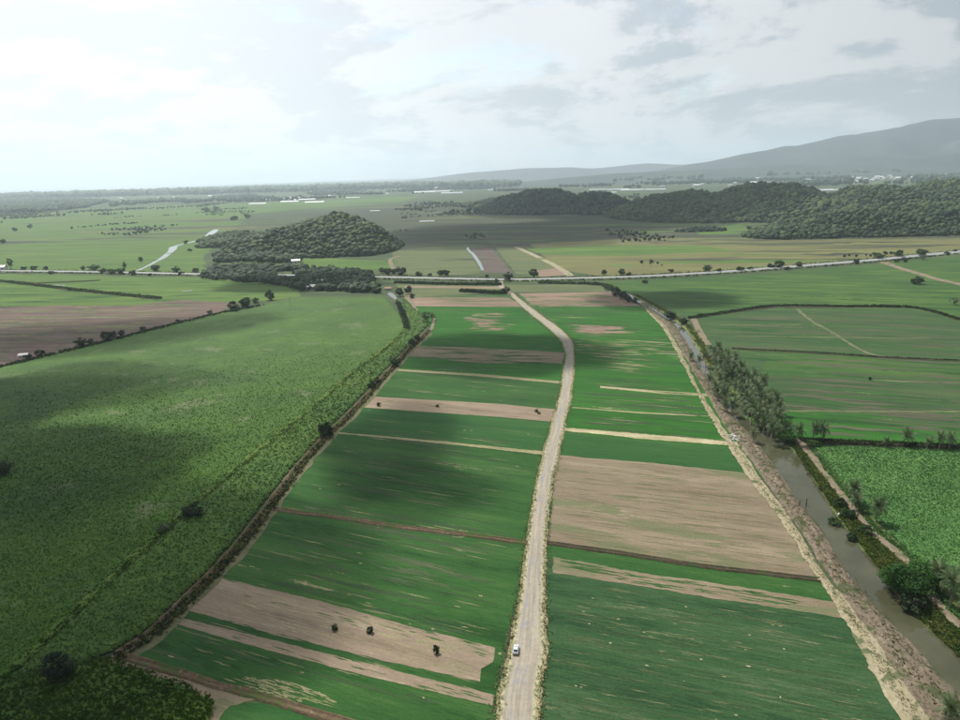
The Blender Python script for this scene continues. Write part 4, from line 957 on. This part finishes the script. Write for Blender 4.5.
# named ones
for p in [(917, 284, 8, 'dark', 'wide round dark bush below the dirt track in the right meadow', 1.7), (954, 305, 8, 'grey', 'grey green bush at the right edge of the right meadow', 1.4),
          (234, 311, 11, 'dark', 'large dark tree of the pair at the corner of the big left field', 1.1), (246, 308, 12, 'dark', 'right hand tree of the dark pair at the big left field corner', 1.1), (270, 300, 11, 'dark', 'pointed dark tree behind the top of the big left field', .9), (256, 303, 6, 'dark', 'low dark tree between the corner pair and the pointed tree', 1.4),
          (293, 290, 12, 'tall', 'tall dark tree next to the pole by the old house', 1.0), (302, 291, 8, 'dark', 'dark tree left of the tin roofed house', 1.3),
          (81, 347, 10, 'dark', 'dark tree on the edge of the purple fallow field', 1.3), (91, 344, 6, 'dark', 'smaller tree right of the dark tree by the purple fallow field', 1.2), (107, 341, 11, 'dark', 'rounded dark tree left of the middle utility pole', 1.2), (113, 337, 7, 'dark', 'low tree between the rounded tree and the middle utility pole', 1.3), (122, 336, 7, 'dark', 'dark tree at the foot of the middle utility pole', 1.0),
          (40, 356, 7, 'dark', 'dark tree in the hedge right of the left utility pole', 1.6), (28, 358, 5, 'dark', 'low dark bush beside the white shed at the left', 1.5), (143, 330, 4, 'dark', 'dark low bush in the fallow field hedge right of the middle pole', 1.6),
          (210, 314, 4, 'dark', 'little bush left of the pole at the fallow field corner', 1.4), (178, 322, 3, 'dark', 'tiny bush near the right tip of the fallow field', 1.6),
          (3, 475, 16, 'dark', 'dark rounded tree at the left edge of the big field', 1.2), (58, 680, 34, 'dark', 'big dark tree in the tall grass at the lower left', .95), (193, 518, 17, 'dark', 'dark bush below the pale dead stem in the left field', 1.3), (166, 532, 12, 'grey', 'blue grey shrub in the trench left of the dead stem', 1.5),
          (326, 436, 16, 'dark', 'dark leafy tree beside the ditch left of the shaded turf', 1.0), (372, 388, 8, 'dark', 'small dark tree on the ditch above the bare strip', 1.2), (378, 383, 7, 'dark', 'second small tree on the ditch above the bare strip', 1.0), (396, 366, 9, 'broad', 'green tree leaning over the ditch bend', 1.3), (412, 345, 7, 'dark', 'dark shrub on the upper ditch near the pale track', 1.2), (417, 340, 6, 'dark', 'small shrub just above the dark shrub on the upper ditch', 1.2),
          (392, 362, 6, 'grey', 'grey bush on the yellow grass side of the ditch bend', 1.3), (428, 322, 12, 'grey', 'grey green tree at the top of the pale track', 1.2), (433, 320, 6, 'grey', 'small grey tree right of the grey green tree', 1.3),
          (400, 296, 9, 'dark', 'dark tree between the white pond and the ditch water', 1.1), (409, 294, 9, 'dark', 'dark tree above the ditch water', 1.0), (412, 298, 5, 'dark', 'low dark bush on the right of the ditch water', 1.1),
          (616, 296, 10, 'dark', 'leftmost dark tree at the head of the canal', 1.0), (623, 299, 9, 'dark', 'second dark tree at the head of the canal', 1.1), (628, 302, 8, 'dark', 'third dark tree at the head of the canal', 1.1), (635, 303, 6, 'dark', 'rightmost low tree at the head of the canal', 1.2),
          (670, 319, 9, 'dark', 'dense dark tree spilling over the upper canal', 1.5), (684, 325, 8, 'dark', 'dark tree on the right bank of the upper canal', 1.2), (700, 317, 4, 'dark', 'small round bush by the end of the meadow hedge', 1.2),
          (870, 380, 3.5, 'dark', 'tiny lone dark bush in the right pasture', 1.0), (742, 368, 2.5, 'dark', 'tiny lone dark bush near the top of the palm grove', 1.2),
          (905, 598, 34, 'bright', 'big bright green tree overhanging the canal on its right bank', 1.15), (922, 586, 27, 'bright', 'bright green tree behind the big canal tree', 1.1), (893, 588, 20, 'bright', 'lower bright tree leaning out over the canal water', 1.2), (912, 610, 20, 'dark', 'dark undergrowth tree under the big canal tree', 1.4),
          (786, 443, 13, 'bright', 'bright bushy tree by the water at the end of the palm grove', 1.2), (813, 446, 7, 'shrub', 'green shrub at the fork of the sandy track', 1.5),
          (840, 508, 12, 'broad', 'leafy tree on the weedy bank left of the first track palm', 1.3), (848, 520, 13, 'broad', 'leafy tree on the weedy bank between canal and track palms', 1.3), (834, 524, 8, 'shrub', 'dry olive shrub at the water edge', 1.3), (866, 535, 12, 'broad', 'leafy shrub on the bank below the second track palm', 1.4), (852, 540, 9, 'dark', 'dark shrub over the right water edge', 1.3),
          (300, 262, 6, 'dark', 'dark tree beside the small white house', 1.2), (141, 262, 6, 'dark', 'low dark tree left of the white stream', .8), (186, 243, 3, 'dark', 'dark tree in the lime meadow left of the stream bend', 1.6), (190, 251, 3, 'dark', 'small dark tree right of the stream bend', 1.8), (3, 243, 4, 'dark', 'dark tree in the lime meadow at the left edge', 1.6),
          (15, 231, 4, 'dark', 'small tree at the far edge of the lime meadow', 1.2), (30, 228, 4, 'dark', 'second small tree at the far edge of the lime meadow', 1.2), (72, 229, 3, 'dark', 'tiny tree alone in the lime meadow', .8), (206, 212, 5, 'dark', 'twin crowned tree at the far end of the lime meadow', 1.7), (216, 210, 4, 'dark', 'low tree right of the twin crowned far tree', 1.6),
          (234, 220, 5, 'dark', 'tree left of the wooded hill in the far meadow', 1.7), (248, 218, 4, 'dark', 'small tree nearest the wooded hill in the far meadow', 1.4), (749, 230, 4, 'dark', 'lone tree in the bright glade before the right hills', 1.2), (330, 270, 6, 'dark', 'lone dark tree in the bright strip below the hill', .9)]:
    nb = p[3] in ('shrub',) or 'bush' in p[4] or 'shrub' in p[4]
    tree(p[0], p[1], p[2], p[3], p[4], name='bush' if nb else 'tree', cat='bush' if nb else 'tree', wide=p[5])

# palms ------------------------------------------------------------------------
def frond_mesh(L=4.2, drop=1.0, seed=0, seg=9):
    r = random.Random(seed); V, F_ = [], []
    P = []
    for i in range(seg + 1):
        t = i / seg; P.append(Vector((L * (t * .95 - .12 * t * t * drop), 0, L * (.34 * t - .78 * drop * t * t))))
    for i in range(seg):
        a, b = P[i], P[i + 1]; t = (i + .5) / seg; wl = 1.15 * math.sin(math.pi * min(1, .15 + t * .85)) ** .7 * (L / 4.2)
        for s in (-1, 1):
            for k in range(2):
                u0 = a.lerp(b, k * .5); u1 = a.lerp(b, k * .5 + .34); sw = .5 * wl
                tip = u0.lerp(u1, .5) + Vector((sw, s * wl * r.uniform(.8, 1.1), -.38 * wl - r.uniform(0, .2)))
                n = len(V); V += [tuple(u0), tuple(u1), tuple(tip + Vector((.05, 0, 0))), tuple(tip - Vector((.06, 0, 0)))]; F_.append([n, n + 1, n + 2, n + 3] if s > 0 else [n + 3, n + 2, n + 1, n])
        n = len(V); V += [tuple(a + Vector((0, .04, .02))), tuple(a - Vector((0, .04, -.02))), tuple(b - Vector((0, .03, -.02))), tuple(b + Vector((0, .03, .02)))]; F_.append([n, n + 1, n + 2, n + 3])
    return V, F_


FR = [mesh('frond', *frond_mesh(4.2, d, s), M['frond']) for s, d in enumerate((.25, .6, 1.0, 1.25))]


def frond_xf(r, n, k):
    """azimuth, tilt for frond k of n"""
    tier = k / n; return k * 2.39996 + r.uniform(-.25, .25), R(58 - 100 * tier + r.uniform(-9, 9)), (0 if tier < .25 else 1 if tier < .5 else 2 if tier < .8 else 3)


def trunk_mesh(H, lean, seed):
    r = random.Random(seed); n = 9
    pts = [(lean * (i / n) ** 1.6, .15 * math.sin(i * .8 + seed), H * i / n) for i in range(n + 1)]
    rr = [.24 - .10 * i / n + (.10 if i == 0 else 0) + (.015 if i % 2 else 0) for i in range(n + 1)]
    pts[0] = (0, 0, -.3)
    return mesh('trunk', *tube(pts, rr, 8), M['trunk'], True), pts[-1]


PALM = []
for sd_ in range(6):
    r = random.Random(sd_ + 5); H = (7.0, 8.2, 6.2, 7.6, 9.0, 5.4)[sd_]
    tm, top = trunk_mesh(H, r.uniform(.3, 1.8), sd_)
    parts = []
    nf = 22
    for k in range(nf):
        az, ti, mi = frond_xf(r, nf, k); mt = Matrix.Translation(Vector(top)) @ Matrix.Rotation(az, 4, 'Z') @ Matrix.Rotation(-ti, 4, 'Y')
        v, f = frond_mesh(4.0 * r.uniform(.85, 1.1), (.25, .6, 1.0, 1.25)[mi], k, 7); parts.append(([tuple(mt @ Vector(q)) for q in v], f))
    PALM.append((tm, mesh('crown', *merge(parts), M['frond']), top, H))


def palm(x, y, label, group=None, i=None, s=1.0, fronds=False, z=.1):
    i = random.randrange(6) if i is None else i
    tm, cm, top, H = PALM[i]; t = thing('palm_tree', label, 'palm tree', (x, y, z), random.uniform(0, 6.28), s, group)
    obj('trunk', tm, t)
    if fronds:
        r = random.Random(i + int(x))
        nf = 22
        for k in range(nf):
            az, ti, mi = frond_xf(r, nf, k); o = obj('frond', FR[mi], t)
            o.matrix_local = Matrix.Translation(Vector(top)) @ Matrix.Rotation(az, 4, 'Z') @ Matrix.Rotation(-ti, 4, 'Y') @ Matrix.Scale(r.uniform(.85, 1.1), 4)
    else: obj('crown', cm, t)
    return t


placed = []
belt = [G(*p) for p in [(706, 359), (724, 359), (742, 375), (762, 396), (782, 418), (792, 442), (768, 446), (756, 434), (744, 418), (731, 400), (719, 382)]]
bx = [p[0] for p in belt]; by = [p[1] for p in belt]; tries = 0
while len(placed) < 58 and tries < 6000:
    tries += 1; x, y = random.uniform(min(bx), max(bx)), random.uniform(min(by), max(by))
    if not inpoly(np.array([x]), np.array([y]), belt)[0]: continue
    if any((x - a) ** 2 + (y - b) ** 2 < 4.3 ** 2 for a, b in placed): continue
    placed.append((x, y)); palm(x, y, 'coconut palm in the dense palm grove along the canal', 'palms of the dense grove', s=random.uniform(.95, 1.25))
belt2 = [G(*p) for p in [(700, 366), (706, 364), (722, 388), (736, 408), (752, 430), (748, 438), (728, 416), (712, 394)]]
n2 = 0; tries = 0
b2x = [p[0] for p in belt2]; b2y = [p[1] for p in belt2]
while n2 < 7 and tries < 4000:
    tries += 1; x, y = random.uniform(min(b2x), max(b2x)), random.uniform(min(b2y), max(b2y))
    if not inpoly(np.array([x]), np.array([y]), belt2)[0] or any((x - a) ** 2 + (y - b) ** 2 < 4.2 ** 2 for a, b in placed): continue
    placed.append((x, y)); n2 += 1; palm(x, y, 'coconut palm in the dense palm grove along the canal', 'palms of the dense grove', s=random.uniform(.75, 1.05))
for px_, py_, i_, s_, lb in [(692, 362, 5, .75, 'small palm on the spoil bank beside the narrow canal water'), (700, 366, 2, .75, 'second small palm on the spoil bank above the grove'), (708, 388, 3, .85, 'palm on the left bank at the upper grove'), (718, 402, 2, .8, 'palm on the left bank at the middle of the grove'), (727, 412, 5, .9, 'low palm on the left bank at the lower grove'),
                             (753, 443, 2, .8, 'palm on the left bank leaning over the water below the grove')]:
    palm(*G(px_, py_), lb, i=i_, s=s_)
for px_, py_, i_, s_, lb in [(797, 445, 3, .95, 'leftmost palm of the three at the ditch mouth'), (812, 441, 0, .9, 'middle palm of the three at the ditch mouth'), (824, 442, 2, 1.0, 'rightmost palm of the three at the ditch mouth'),
                             (885, 447, 5, .55, 'smallest palm on the dark ditch above the leafy crop'), (908, 447, 5, .9, 'palm on the dark ditch second from the left above the crop'), (927, 449, 5, .6, 'low palm on the dark ditch above the crop'), (939, 449, 2, .85, 'taller palm of the pair at the right of the dark ditch'), (949, 449, 5, .85, 'palm at the right end of the dark ditch'),
                             (852, 502, 2, .95, 'first palm standing on the sandy track'), (857, 512, 5, .8, 'low palm by the first track palm'), (876, 522, 2, 1.0, 'second palm beside the sandy track at the crop edge'),
                             (934, 590, 2, 1.0, 'palm right of the bright canal trees'), (950, 607, 0, 1.05, 'tall palm with a pale trunk at the right edge'), (962, 596, 3, 1.0, 'palm cut by the right edge of the view'), (963, 618, 2, .9, 'lower palm cut by the right edge of the view'), (947, 722, 5, .85, 'palm at the water edge in the lower right corner')]:
    palm(*G(px_, py_), lb, i=i_, s=s_, fronds=True, z=.3)


# dark round shrubs in the bare strips
for px_, py_, h_, lb, wd in [(335, 630, 7.5, 'left dark bush in the near bare strip', .72), (370, 633, 8, 'middle dark bush in the near bare strip', .70), (436, 653, 9, 'right dark bush in the near bare strip', .62),
                             (378.5, 406, 4.6, 'left dark bush in the far bare strip', .75), (437.5, 407, 2.6, 'low middle dark bush in the far bare strip', 1.2), (536.5, 412, 3.0, 'dark bush in the far bare strip nearest the road', 1.1), (539, 414, 2.2, 'tiny dark bush touching the one nearest the road', 1.2)]:
    tree(px_, py_, h_, 'bush', lb, name='bush', cat='bush', wide=wd)


# ------------------------------------------------------------------ buildings
def box(x0, x1, y0, y1, z0, z1):
    v = [(x0, y0, z0), (x1, y0, z0), (x1, y1, z0), (x0, y1, z0), (x0, y0, z1), (x1, y0, z1), (x1, y1, z1), (x0, y1, z1)]
    return v, [[0, 3, 2, 1], [4, 5, 6, 7], [0, 1, 5, 4], [1, 2, 6, 5], [2, 3, 7, 6], [3, 0, 4, 7]]


M['glass'] = plain('dark_window', (.04, .05, .06), .2, var=.05)
wallm = mesh('wall', *merge([box(-5, 5, -3.5, 3.5, -.1, 3.0), ([(-5, -3.5, 3), (-5, 3.5, 3), (-5, 0, 4.6), (5, -3.5, 3), (5, 3.5, 3), (5, 0, 4.6)], [[0, 2, 1], [3, 4, 5]])]), M['white'])
roofv = [(-5.5, -4, 2.85), (5.5, -4, 2.85), (5.5, 0, 4.75), (-5.5, 0, 4.75), (-5.5, 4, 2.85), (5.5, 4, 2.85)]
rv2 = roofv + [(x, y, z + .15) for x, y, z in roofv]
roofm = mesh('roof', rv2, [[0, 3, 2, 1], [3, 4, 5, 2], [6, 7, 8, 9], [9, 8, 11, 10], [0, 1, 7, 6], [4, 10, 11, 5], [0, 6, 9, 3], [3, 9, 10, 4], [1, 2, 8, 7], [2, 5, 11, 8]], M['roof'])
roofr = roofm.copy(); roofr.materials[0] = M['roof_red']; roofw = roofm.copy(); roofw.materials[0] = M['white']
winm = mesh('window', *box(-.6, .6, -.05, .05, -.6, .6), M['glass']); doorm = mesh('door', *box(-.5, .5, -.05, .05, 0, 2.1), M['bark'])


def house(px, py, s, rz, label, rm, group=None, parts=True, name='house'):
    t = thing(name, label, 'house', (*G(px, py), 0), rz, s, group)
    obj('wall', wallm, t); obj('roof', rm, t)
    if parts:
        for xx in (-3, 3): obj('window', winm, t, loc=(xx, -3.53, 1.6))
        obj('door', doorm, t, loc=(0, -3.53, 0))
    return t


house(296, 263, 1.2, .2, 'small white house at the foot of the wooded hill', roofw)
house(312, 289, 1.1, -.3, 'grey tin roofed house beside the dark trees', roofm)
house(321, 283, .9, .4, 'small house with a pale roof behind the tin roofed house', roofw)
house(388, 290, .7, .1, 'tiny red roofed hut above the white pond', roofr)
house(24, 357, .6, .3, 'low white shed in the hedge beside the left utility pole', roofw, name='shed')
house(1, 270, 1.5, .1, 'white building on the paved road at the left edge', roofw)
# far town
random.seed(3)
for k in range(170):
    px_ = random.triangular(640, 1000, 930); hy = 187 - .0281 * px_; py_ = hy + random.choice((random.uniform(7, 13), random.uniform(13, 20)))
    if py_ > hy + 20: continue
    t = house(px_, py_, random.uniform(1.5, 4.2), random.uniform(-.4, .4), 'tiny pale house in the far town below the mountain', random.choice((roofw, roofw, roofm)), 'houses of the far town', parts=False)
for k in range(40):
    px_ = random.uniform(0, 470); hy = 187 - .0281 * px_; py_ = hy + random.uniform(8, 19)
    house(px_, py_, random.uniform(1.2, 2.6), random.uniform(-.4, .4), 'tiny pale house scattered on the far coastal plain', random.choice((roofw, roofm)), 'houses of the coastal plain', parts=False)
# greenhouses (arched plastic)
av = []; K = 9
for xx in (-1, 1):
    for j in range(K): a = math.pi * j / (K - 1); av.append((xx * 50, -math.cos(a) * 12, math.sin(a) * 6))
af = [[j, j + 1, K + j + 1, K + j] for j in range(K - 1)] + [list(range(K))[::-1], list(range(K, 2 * K))]
coverm = mesh('cover', av, af, M['poly'])
ribs = []
for q in range(11):
    for j in range(K - 1):
        a0, a1 = math.pi * j / (K - 1), math.pi * (j + 1) / (K - 1); x = -50 + q * 10
        v = [(x - .3, -math.cos(a0) * 12.1, math.sin(a0) * 6.1 + .1), (x + .3, -math.cos(a0) * 12.1, math.sin(a0) * 6.1 + .1), (x + .3, -math.cos(a1) * 12.1, math.sin(a1) * 6.1 + .1), (x - .3, -math.cos(a1) * 12.1, math.sin(a1) * 6.1 + .1)]
        ribs.append((v, [[0, 1, 2, 3]]))
ribm = mesh('rib', *merge(ribs), M['roof'])
for px_, py_, s_ in [(236, 202, 1), (258, 204, .9), (276, 200, 1.2), (286, 198.5, 1.4), (296, 199, 1.4), (305, 200, 1.2), (315, 202.5, 1.0), (290, 202, 1.0), (268, 197.5, .9), (353, 198, .8), (425, 192.5, 1.5), (440, 192, 1.6), (452, 193.5, 1.4), (496, 190, 1.2), (503, 209, .5), (509, 208, .6), (516, 208.5, .6),
                     (598, 190, 1.1), (607, 193, 1.0), (618, 190, 1.3), (632, 190.5, 1.3), (655, 190, 1.2), (823, 190.3, .9), (831, 190.5, .8), (375, 211, .35), (427, 221.5, .4)]:
    t = thing('greenhouse', 'long white plastic greenhouse far out on the plain', 'greenhouse', (*G(px_, py_), 0), random.uniform(-.15, .15), s_, 'greenhouses on the far plain')
    obj('cover', coverm, t); obj('rib', ribm, t)

# ------------------------------------------------------------------ poles
polem = mesh('pole', *tube([(0, 0, -.2), (0, 0, 5), (0, 0, 9.5)], [.2, .16, .11], 8), M['conc'])
armm = mesh('crossarm', *box(-1.1, 1.1, -.07, .07, -.07, .07), M['conc']); insm = mesh('insulator', *tube([(0, 0, 0), (0, 0, .12), (0, 0, .25)], [.05, .08, .03], 6), M['white'])
for px_, py_, lb, rz in [(16, 363, 'utility pole in the hedge at the left of the fallow field', .3), (123.5, 336, 'utility pole in the hedge midway along the big left field', .3), (238, 314, 'utility pole in front of the dark pair of trees', .3), (290, 306, 'utility pole at the top of the big left field near the old house', .3), (212, 317, 'short looking pole left of the dark pair of trees', .3)]:
    t = thing('utility_pole', lb, 'utility pole', (*G(px_, py_), 0), rz)
    obj('pole', polem, t); obj('crossarm', armm, t, loc=(0, 0, 9.0))
    for xx in (-1, 0, 1): obj('insulator', insm, t, loc=(xx, 0, 9.07 if xx else 9.5))
t = thing('dead_tree', 'pale bare dead stem rising from the dark bush in the left field', 'dead tree', (*G(194, 512), 0))
obj('trunk', mesh('trunk', *merge([tube([(0, 0, 0), (.1, 0, 4), (-.1, .1, 9)], [.16, .11, .04], 6), limb((.05, 0, 5), (.9, .1, 6.8), .05, .02), limb((0, 0, 6), (-.8, 0, 7.4), .05, .02), limb((0, 0, 3.5), (-.7, .2, 4.8), .05, .02)]), M['trunk'], True), t)
for px_, py_, h_, lb in [(799, 507, 2.4, 'left weathered stump post on the brown spoil bank'), (806, 506, 2.8, 'right weathered stump post at the canal edge')]:
    t = thing('stump_post', lb, 'post', (*G(px_, py_), .6))
    obj('trunk', mesh('trunk', *merge([tube([(0, 0, -.8), (.05, 0, h_ * .6), (.1, 0, h_)], [.28, .22, .15], 7), limb((0, 0, h_ * .5), (.5, .1, h_ * .8), .1, .04)]), M['bark'], True), t)
# white rubble on the verge
r_ = np.random.default_rng(5); rp = []
cx_, cy_ = G(736, 438)
for k in range(150):
    a = r_.normal(size=2) * (1.6, 3.4); s = r_.uniform(.15, .5); vs, fs = ico(1, k, .7); c, s2 = math.cos(.5), math.sin(.5)
    rp.append((vs * s + np.array([cx_ + a[0] * c - a[1] * s2 * -1, cy_ + a[1] * c - a[0] * s2, .35 + max(0, .5 - abs(a[1]) * .12)]), fs.tolist()))
obj('rubble_heap', mesh('rubble_heap', *merge(rp), M['rubble']), label='heap of white rubble on the straw verge by the canal', cat='rubble heap')
vs, fs = ico(3, 77, .7); x_, y_ = G(839, 517)
obj('boulder', mesh('boulder', vs * .8, fs, M['conc'], True), label='pale boulder on the weedy bank above the water', cat='boulder', loc=(x_, y_, .9))

# ------------------------------------------------------------------ car on the dirt road
M['paint'] = plain('silver_blue_paint', (.62, .66, .72), .25, .3, .03); M['tyre'] = plain('tyre_rubber', (.02, .02, .02), .8); M['rim'] = plain('wheel_rim', (.5, .5, .5), .3, .8)
M['lamp'] = plain('headlamp_glass', (.75, .75, .72), .15); M['tail'] = plain('tail_lamp', (.35, .02, .02), .3)


def loft(sections):
    V, F_ = [], []; k = len(sections[0])
    for s in sections: V += s
    for i in range(len(sections) - 1):
        for j in range(k): F_.append([i * k + j, i * k + (j + 1) % k, (i + 1) * k + (j + 1) % k, (i + 1) * k + j])
    F_.append(list(range(k))[::-1]); F_.append(list(range((len(sections) - 1) * k, len(sections) * k)))
    return V, F_


def secb(y, w_, z0, z1, tw):
    return [(-w_, y, z0), (w_, y, z0), (w_ * 1.02, y, (z0 + z1) / 2), (tw, y, z1), (0, y, z1 + .02), (-tw, y, z1), (-w_ * 1.02, y, (z0 + z1) / 2)]


car = thing('car', 'small silver car driving on the left of the dirt road', 'car', (*G(516, 652), .36), -.12, .84)
obj('body', mesh('body', *loft([secb(-2.1, .78, .35, .75, .7), secb(-2.0, .86, .3, .9, .8), secb(-1.3, .88, .28, .95, .82), secb(.9, .88, .28, .95, .82), secb(1.7, .85, .3, .84, .76), secb(2.1, .74, .38, .68, .62)]), M['paint']), car)
obj('cabin', mesh('cabin', *loft([secb(-1.75, .74, .94, .96, .70), secb(-1.25, .76, .94, 1.46, .60), secb(.1, .76, .94, 1.48, .60), secb(.95, .74, .94, .96, .70)]), M['paint']), car)
obj('windscreen', mesh('windscreen', [(-.62, .93, 1.0), (.62, .93, 1.0), (.54, .2, 1.46), (-.54, .2, 1.46)], [[0, 1, 2, 3]], M['glass']), car, loc=(0, .03, .03))
obj('rear_window', mesh('rear_window', [(-.62, -1.74, 1.0), (.62, -1.74, 1.0), (.54, -1.3, 1.43), (-.54, -1.3, 1.43)], [[3, 2, 1, 0]], M['glass']), car, loc=(0, -.03, .03))
for s in (-1, 1): obj('side_window', mesh('side_window', [(s * .79, -1.35, 1.0), (s * .79, .6, 1.0), (s * .66, .12, 1.42), (s * .66, -1.2, 1.42)], [[0, 1, 2, 3]], M['glass']), car)
whm = mesh('tyre', [(x * .1, y, z) for x, y, z in [(sx, .33 * math.cos(a), .33 * math.sin(a)) for sx in (-1, 1) for a in [2 * math.pi * j / 16 for j in range(16)]]], [[j, (j + 1) % 16, 16 + (j + 1) % 16, 16 + j] for j in range(16)] + [list(range(16)), list(range(16, 32))[::-1]], M['tyre'])
rmm = mesh('rim', [(x * .11, y, z) for x, y, z in [(sx, .2 * math.cos(a), .2 * math.sin(a)) for sx in (-1, 1) for a in [2 * math.pi * j / 10 for j in range(10)]]], [[j, (j + 1) % 10, 10 + (j + 1) % 10, 10 + j] for j in range(10)] + [list(range(10)), list(range(10, 20))[::-1]], M['rim'])
for sx in (-1, 1):
    for yy in (-1.35, 1.35):
        wh = obj('tyre', whm, car, loc=(sx * .84, yy, .33)); obj('rim', rmm, wh)
    obj('headlight', mesh('headlight', *box(-.16, .16, -.04, .04, -.07, .07), M['lamp']), car, loc=(sx * .52, 2.1, .62))
    obj('tail_light', mesh('tail_light', *box(-.14, .14, -.04, .04, -.09, .09), M['tail']), car, loc=(sx * .6, -2.1, .7))

# ------------------------------------------------------------------ clouds that pass over the land
cm_ = bpy.data.materials.new('cloud'); cm_.use_nodes = True; t = NT(cm_.node_tree); t.n.clear()
pv = t.node('ShaderNodeVolumePrincipled', ins={'Color': (1, 1, 1, 1), 'Density': .034, 'Anisotropy': .3}); t.l.new(pv.outputs[0], t.node('ShaderNodeOutputMaterial').inputs['Volume'])
CZ = 1150.0


def cloud(px, py, rx, ry, rot=0, th=110, seed=0):
    g = Vector((*G(px, py), 0)); c = g + S * (CZ / S.z)
    vs, fs = ico(4, seed + 200, 1, .22)
    X = vs[:, 0] * rx; Y = vs[:, 1] * ry; cc, ss = math.cos(rot), math.sin(rot); nz_ = fbm(X / 60 + seed * 9, Y / 60, 3, seed)
    V = np.stack([X * cc - Y * ss, X * ss + Y * cc, vs[:, 2] * th * .30 * (.55 + .9 * nz_)], -1)
    obj('cloud', mesh('cloud', V, fs, cm_, True), kind='structure', loc=c)


for i, cdef in enumerate([(-50, 620, 118, 90, .3, 110), (-110, 480, 140, 72, .2, 150), (30, 341, 220, 76, .22, 75), (-30, 402, 90, 55, .1, 100), (75, 388, 80, 62, .3, 60), (388, 448, 30, 66, -.15, 110), (430, 490, 30, 26, 0, 60), (508, 353, 76, 70, 0, 150), (180, 655, 45, 38, .3, 60),
                          (520, 232, 330, 330, 0, 130), (690, 214, 400, 330, 0, 150), (560, 212, 300, 300, 0, 120), (665, 300, 75, 62, 0, 110), (300, 284, 120, 60, 0, 110), (620, 222, 260, 260, 0, 110)]):
    cloud(*cdef, seed=i)

# ------------------------------------------------------------------ air
hz = bpy.data.materials.new('haze_air'); hz.use_nodes = True; t = NT(hz.node_tree); t.n.clear()
pv = t.node('ShaderNodeVolumePrincipled', ins={'Color': (.75, .88, .99, 1), 'Density': 7.2e-5, 'Anisotropy': .5}); t.l.new(pv.outputs[0], t.node('ShaderNodeOutputMaterial').inputs['Volume'])
obj('haze', mesh('haze', *box(-27000, 27000, -2500, 31000, -4, 880), hz), kind='stuff')
